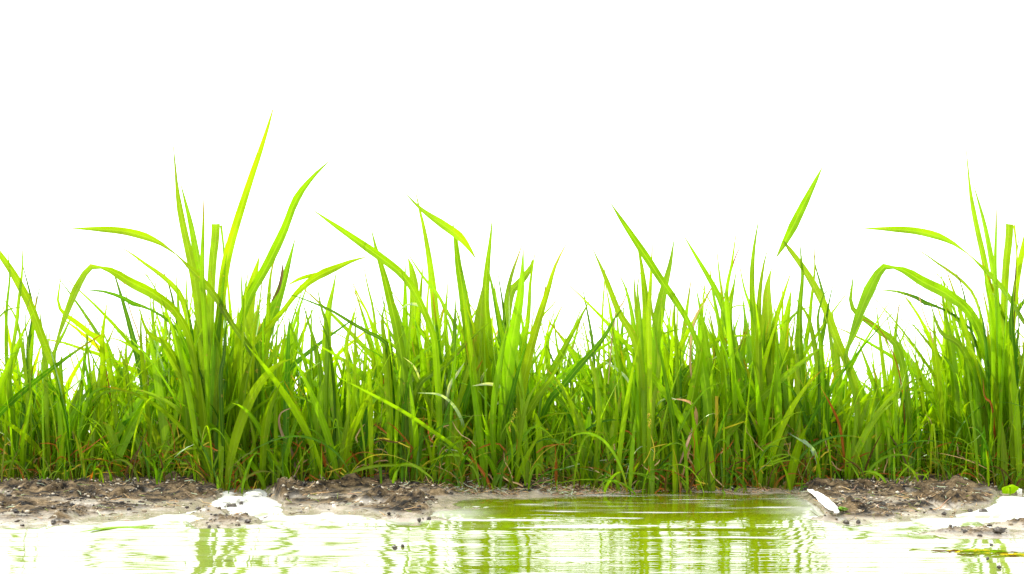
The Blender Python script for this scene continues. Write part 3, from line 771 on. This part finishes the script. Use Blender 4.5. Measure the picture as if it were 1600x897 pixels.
clump(1182, 4.13, 'tight grass clump of two narrow dark upright blades side by side', [
    (11, 'mid', [(1190, 757), (1188, 640), (1182, 560), (1178, 500), (1175, 440), (1178, 390), (1187, 334)], dict(ws=[(0, .5), (.3, .9), (.55, 1), (.8, .6), (1, .03)], lean=-.05)),
    (10, 'mid', [(1192, 757), (1188, 640), (1185, 540), (1186, 470), (1192, 420), (1201, 383)], {}),
    (12, 'bright', [(1178, 757), (1172, 660), (1176, 580), (1168, 520), (1160, 470)], {}),
    (8, 'bright', [(1172, 757), (1166, 640), (1160, 560), (1164, 500), (1158, 450)], {}),
    (4, 'gold', [(1200, 757), (1202, 690), (1204, 660), (1205, 636)], dict(ws=[(0, .8), (1, 1)])),
    (4, 'lime', [(1142, 760), (1165, 730), (1195, 700), (1220, 686), (1240, 682)], dict(lean=-.1)),
    (3.5, 'lime', [(1150, 760), (1180, 736), (1205, 722), (1240, 710)], dict(lean=-.1)),
    (3, 'lime', [(1170, 764), (1192, 735), (1215, 722), (1245, 718)], dict(lean=-.1)),
    (3, 'straw', [(1128, 745), (1116, 752), (1104, 765)], dict(root=False)),
])
clump(1208, 4.16, 'grass clump with one extra wide blade split along its middle', [
    (21, 'lime', [(1206, 757), (1210, 650), (1206, 570), (1201, 500), (1200, 450), (1206, 418)], dict(ws=[(0, .4), (.4, .9), (.65, 1), (.88, .5), (1, .03)])),
    (5, 'bright', [(1222, 757), (1224, 600), (1222, 520), (1223, 470), (1220, 428)], {}),
    (12, 'bright', [(1218, 757), (1216, 660), (1214, 590), (1212, 530)], {}),
    (10, 'mid', [(1198, 757), (1196, 640), (1192, 560), (1196, 500)], {}),
    (5, 'silver', [(1236, 640), (1226, 628), (1210, 618), (1194, 608)], dict(root=False)),
    (3, 'lime', [(1122, 660), (1140, 635), (1170, 626), (1204, 626)], dict(root=False)),
    (4, 'lime', [(1234, 757), (1250, 720), (1255, 705), (1258, 714), (1250, 745)], dict()),
])
clump(1236, 4.17, 'grass clump topped by a lone lance-shaped leaf pointing to the upper right', [
    (15, 'bright', [(1230, 757), (1226, 650), (1225, 580), (1226, 520), (1232, 480), (1237, 450)], dict(ws=[(0, .4), (.4, .9), (.7, 1), (.9, .5), (1, .03)])),
    (15, 'bright', [(1212, 404), (1222, 386), (1233, 365), (1248, 335), (1262, 307), (1274, 283), (1286, 259)], dict(root=False, ws=[(0, .05), (.15, .6), (.35, 1), (.6, .8), (.85, .4), (1, .03)], lean=-.01, roll=0)),
    (6, 'silver', [(1275, 720), (1262, 695), (1240, 682), (1225, 670), (1208, 653)], dict(root=False)),
    (10, 'lime', [(1248, 757), (1246, 660), (1244, 580), (1244, 520), (1252, 480)], dict(basec='rust')),
    (6, 'gold', [(1247, 757), (1250, 700), (1248, 660), (1246, 640)], dict(basec='rust')),
    (8, 'bright', [(1222, 757), (1232, 640), (1238, 560), (1230, 500)], {}),
])
# clumps just outside the frame edges, whose blades lean into it
clump(-45, 4.16, 'grass clump just beyond the edge of the view, only its side blades showing', [
    (13, 'bright', [(-40, 757), (-38, 640), (-30, 560), (-22, 480)], {}),
    (10, 'lime', [(-30, 757), (-20, 640), (-10, 580), (4, 520)], {}),
], nf=40)
clump(1660, 4.16, 'dense grass clump cut by the frame edge beside the tallest clump', [
    (14, 'bright', [(1600, 757), (1600, 640), (1606, 540), (1625, 420)], {}),
    (12, 'lime', [(1620, 757), (1612, 660), (1604, 600), (1590, 540)], {}),
    (12, 'mid', [(1590, 757), (1592, 650), (1600, 560), (1604, 500)], {}),
], nf=60)

GROUP = 'grass clumps along the muddy bank'


def build_clump(bx, Y, label, blades, nf, o, r):
    X0 = (bx - 800) * Y / F
    org = Vector((X0, Y, gz(X0, Y)))
    t = thing('grass_clump', label, 'grass clump', org, GROUP)
    for (w, tone, pts, op) in blades:
        mb = MB()
        dead = tone in ('rust', 'straw', 'pink', 'brown')
        op = dict(op)
        if 'tipc' not in op and w < 12 and random.random() < .2: op['tipc'] = random.choice(('straw', 'yellow', 'rust', 'yellow'))
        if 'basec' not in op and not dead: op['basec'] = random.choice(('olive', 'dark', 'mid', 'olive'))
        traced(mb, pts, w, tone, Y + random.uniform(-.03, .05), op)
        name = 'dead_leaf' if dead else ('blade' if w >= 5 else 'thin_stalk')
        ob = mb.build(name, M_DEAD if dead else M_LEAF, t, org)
        if dead: ob['label'] = 'dry %s leaf' % {'rust': 'rust-red', 'straw': 'straw-coloured', 'pink': 'pinkish brown', 'brown': 'dark brown'}[tone]
    # the many smaller blades of the clump
    mb = MB(); top = np.interp(bx, ENV[:, 0], ENV[:, 1]) - 8
    for k in range(nf):
        y = Y + r.uniform(-.04, .22); x = X0 + r.gauss(0, .045)
        q = r.random()
        if q < .27: tipy = r.uniform(top, top + 90)
        elif q < .68: tipy = r.uniform(top + 60, 640)
        else: tipy = r.uniform(600, 700)
        h = max(.08, (757 - tipy) * y / F)
        ll = r.gauss(0, r.choice((.12, .2, .42))) * h
        grown(mb, x, y, h * (1 + .25 * 0), ll, r.gauss(0, .16) * h, r.choice((0, 0, .05, .15, .3)), r.choice((r.uniform(.004, .010), r.uniform(.012, .020), r.uniform(.017, .030))), pick(r, GREEN),
              tipc=r.choice((None, None, 'yellow', 'rust')), n=12, r=r)
    mb.build('foliage', M_LEAF, t, org)
    # short arching and dying leaves close to the ground
    mb = MB()
    for k in range(int(nf * .27)):
        y = Y + r.uniform(-.07, .06); x = X0 + r.gauss(0, .05)
        h = r.uniform(.03, .26)
        tn = pick(r, (('lime', 3), ('yellow', 1.4), ('mid', 5), ('dark', 3), ('gold', 1), ('rust', 1.8), ('straw', .7), ('silver', .25)))
        wd = r.uniform(.0015, .0035) if tn in ('rust', 'straw', 'silver', 'gold') else r.choice((r.uniform(.002, .005), r.uniform(.004, .010)))
        if tn == 'rust': h *= .6
        grown(mb, x, y, h * 1.6, r.gauss(0, .13), r.uniform(-.08, .05), r.uniform(.2, .95), wd, tn, n=14, r=r,
              tipc=r.choice((None, 'gold', 'rust', 'straw')), basec=r.choice(('olive', 'rust', 'lime')))
    mb.build('low_foliage', M_LEAF, t, org)
    mb = MB()
    for k in range(int(nf * .5)):
        y = Y + r.uniform(-.05, .08); x = X0 + r.gauss(0, .05)
        z = gz(x, y); a = r.uniform(-1.2, 1.2); ln = r.uniform(.03, .15)
        P = []; p = Vector((x, y, z + (r.random() ** 2) * .12)); d = Vector((math.sin(a), r.uniform(-.3, .3), math.cos(a) * .8 + .1)).normalized()
        for j in range(5):
            P.append(p.copy()); p += d * ln / 5; d = (d + Vector((r.gauss(0, .35), r.gauss(0, .2), r.gauss(-.1, .35)))).normalized()
        c = TONE[r.choice(('rust', 'rust', 'brown', 'straw', 'gold'))]
        mb.ribbon(P, [r.uniform(.001, .0022)] * 4 + [.0004], [c] * 5, r.uniform(-1, 1), 0, .3, 3)
    mb.build('dry_stems', M_DEAD, t, org)  # tangle of loose dry stems low in the clump
    return t


for (bx, Y, label, blades, copy, nf, o) in CL:
    r = random.Random(int(bx * 13 + 5))
    build_clump(bx, Y, label, blades, nf, o, r)
    if copy:      # the same kind of clump grows again further right
        more = [(w, tone, [(a + 1238, b) for a, b in pts], op) for (w, tone, pts, op) in blades]
        build_clump(bx + 1238, Y, copy, more, nf, o, random.Random(int(bx * 7 + 3)))

# ------------------------------------------------------------------ grass behind and under the clumps: nobody could count it
def back_grass():
    mb = MB(); r = random.Random(99)
    for k in range(2500):
        y = 4.25 + 1.05 * r.random() ** 1.3
        px = r.uniform(-260, 1860); x = (px - 800) * y / F
        top = np.interp(px, ENV[:, 0], ENV[:, 1]) + 20
        q = r.random()
        if q < .14: tipy = r.uniform(top, top + 100)
        elif q < .5: tipy = r.uniform(550, 650)
        else: tipy = r.uniform(600, 700)
        h = H + (HOR - tipy) * y / F
        h = max(h, .07)
        grown(mb, x, y, h, r.gauss(0, r.choice((.12, .2, .4))) * h, r.gauss(0, .15) * h, r.choice((0, 0, .1, .25, .4)), r.choice((r.uniform(.005, .010), r.uniform(.012, .024), r.uniform(.014, .027))),
              pick(r, (('mid', 4), ('bright', 5), ('lime', 4), ('yellow', .8), ('dark', 1))), n=9, r=r)
    for k in range(520):
        y = r.uniform(4.12, 4.6); px = r.uniform(-220, 1820); x = (px - 800) * y / F
        top = np.interp(px, ENV[:, 0], ENV[:, 1])
        h = (757 - r.uniform(top - 10, 680)) * y / F
        grown(mb, x, y, h * 1.15, r.gauss(0, .38) * h, r.gauss(0, .15) * h, r.uniform(.05, .6), r.uniform(.0025, .007),
              pick(r, (('mid', 3), ('bright', 4), ('lime', 4), ('yellow', 2), ('gold', .5), ('straw', .5), ('silver', .25))), n=14, r=r)
    o = mb.build('grass', M_LEAF); o['kind'] = 'stuff'
    tag(o, 'mass of mixed green grass filling the bank behind the front clumps', 'grass')
    mb = MB()
    for k in range(1500):
        y = 4.0 + .42 * r.random() ** .8; px = r.uniform(-260, 1860); x = (px - 800) * y / F
        if gz(x, y) < -.012: continue
        h = r.uniform(.03, .17)
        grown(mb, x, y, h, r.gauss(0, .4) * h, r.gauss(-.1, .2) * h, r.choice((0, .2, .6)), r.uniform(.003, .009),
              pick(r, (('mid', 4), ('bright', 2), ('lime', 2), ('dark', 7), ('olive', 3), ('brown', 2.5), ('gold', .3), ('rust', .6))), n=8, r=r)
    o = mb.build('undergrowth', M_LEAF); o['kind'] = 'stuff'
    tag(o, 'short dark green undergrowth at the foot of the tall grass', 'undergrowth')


back_grass()


# ------------------------------------------------------------------ ground and water sheets
def axis(lo, hi, step, far, g=1.35):
    a = list(np.arange(lo, hi + step / 2, step)); s = step; v = a[-1]; post = []
    while v < far:
        s *= g; v += s; post.append(v)
    s = step; v = lo; pre = []
    while v > -far:
        s *= g; v -= s; pre.append(v)
    return np.array(pre[::-1] + a + post)


def sheet(name, xs, ys, zf, m, attrs):
    X, Y = np.meshgrid(xs, ys)
    Z = zf(X, Y)
    nx, ny = len(xs), len(ys)
    co = np.stack([X, Y, Z], -1).reshape(-1, 3).astype(np.float32)
    i = np.arange((ny - 1) * (nx - 1)); rr = i // (nx - 1); cc = i % (nx - 1); a = rr * nx + cc
    fc = np.stack([a, a + 1, a + nx + 1, a + nx], 1).astype(np.int32)
    me = bpy.data.meshes.new(name)
    me.vertices.add(len(co)); me.vertices.foreach_set('co', co.ravel())
    me.loops.add(fc.size); me.loops.foreach_set('vertex_index', fc.ravel())
    me.polygons.add(len(fc)); me.polygons.foreach_set('loop_start', np.arange(len(fc), dtype=np.int32) * 4)
    me.polygons.foreach_set('loop_total', np.full(len(fc), 4, np.int32))
    me.update(calc_edges=True)
    me.polygons.foreach_set('use_smooth', np.ones(len(fc), bool))
    for k, f in attrs.items():
        at_ = me.attributes.new(k, 'FLOAT', 'POINT'); at_.data.foreach_set('value', f(X, Y, Z).astype(np.float32).ravel())
    me.materials.append(m)
    o = bpy.data.objects.new(name, me); C.objects.link(o); o['kind'] = 'structure'
    return o


def wetness(X, Y, Z):
    w = sstep(.013, .003, Z)
    p = .8 * sstep(.1, .4, fbm(X * 4 + 9, Y * 7, 3, 77)) * sstep(.03, .014, Z)
    return np.clip(np.maximum(w, p), 0, 1)


gx = axis(-1.75, 1.75, .006, 3000); gy = axis(2.9, 4.45, .006, 3000)
g = sheet('ground', gx, gy, ground_z, M_MUD, dict(wet=wetness))


def calm(X, Y):
    """1 in the olive pool below the middle of the bank, 0 on the breezy sides."""
    px = 800 + X * F / np.maximum(Y, .5)
    a = sstep(540, 800, px + 60 * fbm(X * 4, Y * 4, 3, 61)) * sstep(1370, 1180, px + 40 * fbm(X * 4, Y * 4, 3, 63))
    return a


def water_z(X, Y):
    inb = sstep(8, 5, np.abs(X)) * sstep(9, 5, Y) * sstep(.5, 1.5, Y)
    fine = sstep(2.4, 2.0, np.abs(X)) * sstep(2.2, 2.4, Y) * sstep(4.5, 4.3, Y)
    c = calm(X, Y)
    # wind ripples: long easy faces towards the viewer, short steep backs
    ph = Y * 15 + .55 * fbm(X * .9, Y * 1.3, 2, 71) + .05 * fbm(X * 6, Y * 9, 2, 73)
    per = 1 / 15.
    saw = ph - np.floor(ph)
    sw = np.where(saw < .88, saw, (1 - saw) * .88 / .12) * per
    near = sstep(3.95, 3.3, Y + .25 * fbm(X * 1.5, Y * 2, 2, 70))
    Yd = np.clip(Y, 1, 3.9)
    row = np.floor(ph)
    var = 1 + .16 * fbm(X * .8, row * .73, 2, 75)
    s_w = np.clip((.66 / (4.15 - Yd) - H / Yd) / 2, 0, .26) * var
    s_c = np.clip((.455 / (4.15 - Yd) - H / Yd) / 2, 0, .16) * (var + .45 * fbm(X * 1.1, row * .41, 2, 79)) * near
    gd = ground_z(np.clip(X, -2.4, 2.4), np.clip(Y, 2, 5))
    damp = sstep(.004, -.022, gd)
    z = (sw - .4 * per) * (s_w * (1 - c) + np.maximum(s_c, 0) * c) * (.12 + .88 * damp)
    # short chop, a centimetre or so from crest to crest
    q = .6 * fbm(X * 5, Y * 14, 2, 83)
    chop = np.sin(Y * 2 * np.pi / .0135 + 3 * q) + .7 * np.sin(Y * 2 * np.pi / .0101 + X * 2 - 3 * q)
    z = z + chop * (.000075 * c * (.35 + .5 * near) + .00001 * (1 - c))
    z = z * fine
    return z - .0015


def milk_and_glint(X, Y, Z):  # silt film, plus white painted in where the sky reflection falls short
    c = calm(X, Y)
    shore = sstep(3.5, 3.75, Y) * sstep(.2, .6, fbm(X * 3, Y * 14, 3, 91))
    n = fbm(X * 2.5, Y * 16, 4, 95)
    return np.clip((1 - c) * np.maximum(.07 + .1 * sstep(.35, .65, n), sstep(3.1, 3.5, Y + .2 * n)) + .3 * shore * c + .8 * sstep(.5, .6, n) * c, 0, 1)


wx = axis(-2.0, 2.0, .012, 3000); wy = axis(2.45, 4.3, .0015, 3000, 1.25)
sheet('water', wx, wy, water_z, M_WATER, dict(milk_and_glint=milk_and_glint))


# ------------------------------------------------------------------ small things on the mud and water
def on_ground(px, py):
    """Point where the view ray through a pixel first meets mud or water."""
    for Y in np.arange(2.3, 4.6, .004):
        z = H + (HOR - py) * Y / F
        g_ = max(gz((px - 800) * Y / F, Y), -.001)
        if z <= g_: return Vector(((px - 800) * Y / F, Y, g_))
    return Vector(at(px, py, 4.0))


def lump(name, px, py, w, h, m, label, cat, group, seed, d=None, sub=3, rough=.35):
    import bmesh
    from mathutils import noise
    bm = bmesh.new(); bmesh.ops.create_icosphere(bm, subdivisions=sub, radius=1)
    p = on_ground(px, py); s = p.y / F
    for v in bm.verts:
        n = noise.noise(v.co * 1.6 + Vector((seed * 3.1, 0, 0))) * rough * 1.5 + noise.noise(v.co * 4.5 + Vector((0, seed, 0))) * rough * .6
        v.co = v.co * (1 + n)
        v.co.x *= w * s / 2; v.co.y *= (d or w * .7) * s / 2; v.co.z *= h * s / 2
    me = bpy.data.meshes.new(name); bm.to_mesh(me); bm.free()
    me.polygons.foreach_set('use_smooth', np.ones(len(me.polygons), bool)); me.materials.append(m)
    o = bpy.data.objects.new(name, me); C.objects.link(o); o.location = p + Vector((0, 0, h * s * .18 + (.005 if p.z < .001 else 0))); o.rotation_euler.z = seed * 1.3
    tag(o, label, cat, group)
    return o


CLODS = [
    (617, 861, 11, 7, 'black clod standing alone in open water'),
    (629, 858, 6, 5, 'tiny green-black clod touching the lone black one'),
    (360, 796, 22, 9, 'long dark clod in the notch of the bank'),
    (377, 792, 9, 8, 'dark round clod at the end of the long one'),
    (310, 799, 8, 6, 'small dark clod at the tip of the white mud patch'),
    (327, 829, 8, 6, 'round dark clod on the front edge of the small mud spit'),
    (387, 816, 10, 6, 'oval dark clod on the right shoulder of the small mud spit'),
    (424, 776, 8, 7, 'dark clod on the mud right of the notch'),
    (35, 822, 8, 5, 'small dark clod at the wet edge of the left bank'),
    (104, 817, 9, 7, 'reddish dark clod off the left bank, larger of two'),
    (84, 821, 12, 8, 'crumbled dark clod in a splash of crumbs off the left bank'),
    (83, 795, 9, 6, 'dark clod in the white puddle on the left mud bank'),
    (1341, 818, 9, 8, 'dark clod off the right mound, right one of its pair'),
    (1322, 821, 10, 7, 'dark clod off the right mound, left one of its pair'),
    (1475, 804, 9, 6, 'brown clod on the smooth wet mud below the big mound'),
    (1516, 802, 9, 6, 'small dark clod beside the larger one on pale mud'),
    (1536, 804, 14, 8, 'larger dark clod on pale mud near the round floating leaf'),
    (1485, 824, 8, 5, 'dark greenish clod alone between mound and islet'),
    (1560, 831, 17, 10, 'big dark clod crowning the mud islet'),
    (1508, 833, 9, 7, 'olive clod on the low end of the mud islet'),
    (1531, 838, 8, 5, 'flat clod in the middle of the mud islet'),
    (1549, 856, 6, 4, 'tiny black clod just above the floating weed'),
    (1543, 878, 6, 5, 'tiny black clod just below the floating weed'),
    (1561, 891, 7, 5, 'tiny dark clod at the very bottom of the view'),
    (670, 816, 8, 7, 'dark clod at the weedy tip of the middle mud spit'),
    (655, 817, 7, 6, 'greenish clod at the weedy tip of the middle mud spit'),
]
for i, (px, py, w, h, lb) in enumerate(CLODS):
    lump('mud_clod', px, py, w, h, M_CLOD, lb, 'mud clod', 'dark clods on mud and water', i + 1)
STONES_AND_GLINT = [  # first two are lumps added as white wet glint, last is a stone
    (368, 788, 46, 13, 'broad flat pale lump added as wet glint in the notch of the mud bank'),
    (398, 778, 26, 10, 'smaller flat pale lump added as wet glint at the back of the notch'),
    (1593, 772, 10, 13, 'small pale grey stone standing beside the round green leaf'),
]
for i, (px, py, w, h, lb) in enumerate(STONES_AND_GLINT):
    lump('stone_and_glint', px, py, w, h, M_STONE_GLINT, lb, 'stone', 'pale stones on the bank', i + 40, rough=.28, sub=4)


def flat_leaf(name, pts, w, z, cols, m, label, cat, ws=None, thick=.0):
    """A fallen leaf lying along picture points on the ground or water."""
    s = spline(pts, 18); t = np.linspace(0, 1, 18)
    wid = (np.interp(t, [a for a, _ in ws], [b for _, b in ws]) if ws else prof(t, .5, .8, .1)) * w
    P = []
    for i in range(18):
        q = on_ground(*s[i]); P.append(Vector((q.x, q.y, q.z + z + .004 * math.sin(t[i] * 3.1))))
    n = len(P); mb = MB(); base = 0
    for i in range(n):
        Tn = (P[min(i + 1, n - 1)] - P[max(i - 1, 0)]).normalized(); side = Tn.cross(Vector((0, -.25, 1))).normalized()
        for k in range(5):
            u = k / 4 * 2 - 1; hw = max(wid[i], .4) * .5 * P[i].y / F
            mb.v.append(P[i] + side * u * hw + Vector((0, 0, abs(u) * hw * .25))); mb.uv.append(((u + 1) / 2, t[i])); mb.c.append(cols)
    for i in range(n - 1):
        for k in range(4):
            a = i * 5 + k; mb.f.append((a, a + 1, a + 6, a + 5))
    o = mb.build(name, m)
    sol = o.modifiers.new('thickness', 'SOLIDIFY'); sol.thickness = .0006
    tag(o, label, cat)
    return o


fl = flat_leaf('fallen_leaf', [(1263, 773), (1280, 787), (1296, 802), (1308, 811)], 15, .012, (.8, .8, .76), M_WHITE, 'bright white bleached leaf lying half on mud, half in water', 'fallen leaf',
          ws=[(0, .3), (.15, .9), (.6, 1.35), (.85, 1.3), (1, .7)])
flat_leaf('fallen_leaf', [(1306, 806), (1316, 804), (1324, 801)], 18, .006, TONE['mid'], M_LEAF, 'small green leaf tip beside the white fallen leaf', 'fallen leaf')
flat_leaf('floating_leaf', [(125, 834), (175, 831), (215, 829), (240, 826)], 8, .004, TONE['yellow'], M_LEAF, 'long yellow-green leaf floating off the left bank', 'floating leaf')


def round_leaf():
    import bmesh
    p = on_ground(1578, 776); t = thing('round_leaf_plant', 'round dark green leaf standing at the waterline near the frame edge', 'small plant', p)
    mb = MB(); k = 28; c0 = Vector((0, 0, .026)); mb.v.append(c0); mb.uv.append((.5, .5)); mb.c.append(TONE['mid'])
    for rr in (.35, .7, 1):
        for a in range(k):
            an = a / k * 2 * math.pi; ra = rr * (.023 * (1 + .08 * math.sin(5 * an)))
            mb.v.append(c0 + Vector((math.cos(an) * ra, -math.sin(an) * ra * .7, -rr * rr * .007 + math.sin(an) * ra * .62)))
            mb.uv.append((.5 + .5 * rr * math.cos(an), .5 + .5 * rr * math.sin(an))); mb.c.append(TONE['mid'])
    for a in range(k): mb.f.append((0, 1 + a, 1 + (a + 1) % k))
    for q in range(2):
        for a in range(k):
            b = (a + 1) % k; mb.f.append((1 + q * k + a, 1 + (q + 1) * k + a, 1 + (q + 1) * k + b, 1 + q * k + b))
    mb.build('leaf', M_LEAF, t)
    mb = MB(); mb.tube([Vector((0, .004, -.01)), Vector((.002, .002, .01)), Vector((0, 0, .026))], [.0016] * 3, [TONE['lime']] * 3)
    mb.build('stem', M_LEAF, t)


round_leaf()


def litter():
    """Twigs, roots and crumbs washed up along the waterline."""
    r = random.Random(5); mb = MB()
    n = 0
    while n < 1700:
        px = r.choice((r.uniform(660, 1270), r.uniform(0, 660), r.uniform(1270, 1600), r.uniform(690, 1000)))
        y = r.uniform(3.95, 4.12) if px > 660 and px < 1260 else r.uniform(3.3, 4.1)
        x = (px - 800) * y / F; z = gz(x, y)
        if z < -.006: continue
        if not (660 < px < 1260) and r.random() < .5: continue
        n += 1
        a = r.uniform(0, math.pi); ln = r.uniform(.006, .05) * (1 if r.random() < .8 else 1.8)
        d = Vector((math.cos(a), math.sin(a), r.uniform(-.1, .35))).normalized(); p = Vector((x, y, max(z, 0) + .002)); P = []
        for j in range(4):
            P.append(p.copy()); p += d * ln / 4; d = (d + Vector((r.gauss(0, .3), r.gauss(0, .3), r.gauss(0, .2)))).normalized()
        c = TONE[r.choice(('brown', 'brown', 'straw', 'straw', 'silver', 'olive', 'pink'))]
        q = r.uniform(.0004, .0012)
        mb.tube(P, [q, q, q * .8, q * .4], [c] * 4, 4)
    o = mb.build('plant_litter', M_DEAD); o['kind'] = 'stuff'
    tag(o, 'twigs, roots and dry crumbs scattered along the waterline', 'plant litter')


litter()


def crumbs():
    r = random.Random(31); mb = MB(); n = 0
    import bmesh
    bm = bmesh.new(); bmesh.ops.create_icosphere(bm, subdivisions=1, radius=1)
    base = [v.co.copy() for v in bm.verts]; fs = [tuple(v.index for v in f.verts) for f in bm.faces]; bm.free()
    while n < 5200:
        y = r.uniform(3.05, 4.16); x = r.uniform(-1.6, 1.6); z = gz(x, y)
        cl = float(fbm(np.array([x * 6.]), np.array([y * 5.]), 3, 17)[0])
        if z < .003 or (z < .012 and r.random() < .75) or cl < r.uniform(-.5, .25): continue
        n += 1
        q = r.choice((r.uniform(.0008, .002), r.uniform(.0015, .0035), r.uniform(.003, .006) if r.random() < .3 else .0015))
        sc = Vector((r.uniform(.8, 1.7), r.uniform(.8, 1.6), r.uniform(.5, .9))) * q
        c = r.choice(((.006, .004, .002), (.015, .009, .004), (.03, .02, .009), (.07, .05, .025), (.2, .16, .1), (.38, .34, .26)) )
        b0 = len(mb.v)
        for v in base:
            k = 1 + r.uniform(-.3, .3)
            mb.v.append(Vector((x + v.x * sc.x * k, y + v.y * sc.y * k, z + q * .25 + v.z * sc.z * k))); mb.uv.append((0, 0)); mb.c.append(c)
        for f in fs: mb.f.append(tuple(b0 + i for i in f))
    m, t = mat('mud_crumb'); o_ = N(t, 'ShaderNodeOutputMaterial'); p = N(t, 'ShaderNodeBsdfPrincipled'); a = N(t, 'ShaderNodeAttribute', attribute_name='tint')
    t.links.new(a.outputs['Color'], p.inputs['Base Color']); p.inputs['Roughness'].default_value = .75; t.links.new(p.outputs[0], o_.inputs[0])
    o = mb.build('soil_crumbs', m); o['kind'] = 'stuff'  # loose crumbs of soil rather than stones
    tag(o, 'dark and pale crumbs of soil strewn over the mud', 'soil crumbs')


crumbs()


def weed():
    r = random.Random(8); mb = MB()
    for k in range(80):
        px = r.triangular(1400, 1660, 1570); py = 866 + (px - 1520) * .05 + r.gauss(0, 2.2)
        p = on_ground(px, py); p.z = .0015
        a = r.gauss(0, .3); d = Vector((math.cos(a), math.sin(a), 0)); P = [p + d * j * .008 + Vector((0, r.gauss(0, .002), r.uniform(0, .0015))) for j in range(5)]
        mb.ribbon(P, [.0004, .0015, .0018, .0015, .0003], [TONE[r.choice(('olive', 'olive', 'gold', 'mid', 'brown'))]] * 5, 0, 0, .1, 3)
    o = mb.build('floating_weed', M_LEAF); o['kind'] = 'stuff'
    tag(o, 'thin mat of yellow-green weed floating on the water near the islet', 'water weed')


weed()


def seed_head(px, py, Y, px2, py2, label):
    t = thing('seed_head_stalk', label, 'seed head', Vector(at(px, 757, Y)))
    org = Vector(t.location)
    g_ = Vector((org.x, Y, gz(org.x, Y) - .01))
    A = Vector(at(px, py, Y - .03)); B = Vector(at(px2, py2, Y - .05))
    S = spline([tuple(g_), tuple(g_ * .4 + A * .6 + Vector((.004, 0, 0))), tuple(A), tuple(B)], 14) if False else None
    pts = [g_, g_.lerp(A, .35) + Vector((.006, 0, 0)), g_.lerp(A, .7) + Vector((.005, 0, 0)), A, A.lerp(B, .5) + Vector((0, 0, .004)), B]
    mb = MB(); mb.tube(pts, [.0012] * 5 + [.0006], [TONE['lime']] * 6); mb.build('stalk', M_LEAF, t, org)
    r = random.Random(int(px)); mb = MB()
    for k in range(26):
        u = k / 26; p = A.lerp(B, u); a = r.uniform(0, 6.28)
        d = Vector((math.cos(a) * .6, math.sin(a) * .6, -.5)).normalized(); L_ = r.uniform(.006, .011)
        mb.tube([p, p + d * L_ * .3, p + d * L_ * .7, p + d * L_], [.0003, .0013, .0011, .0002], [TONE['gold']] * 4, 5)
    mb.build('seeds', M_DEAD, t, org)


seed_head(806, 638, 4.06, 794, 676, 'yellow seed head drooping beside the silvery leaves')
seed_head(1013, 645, 4.06, 1016, 668, 'small pale seed head hanging by the thick central stalk')
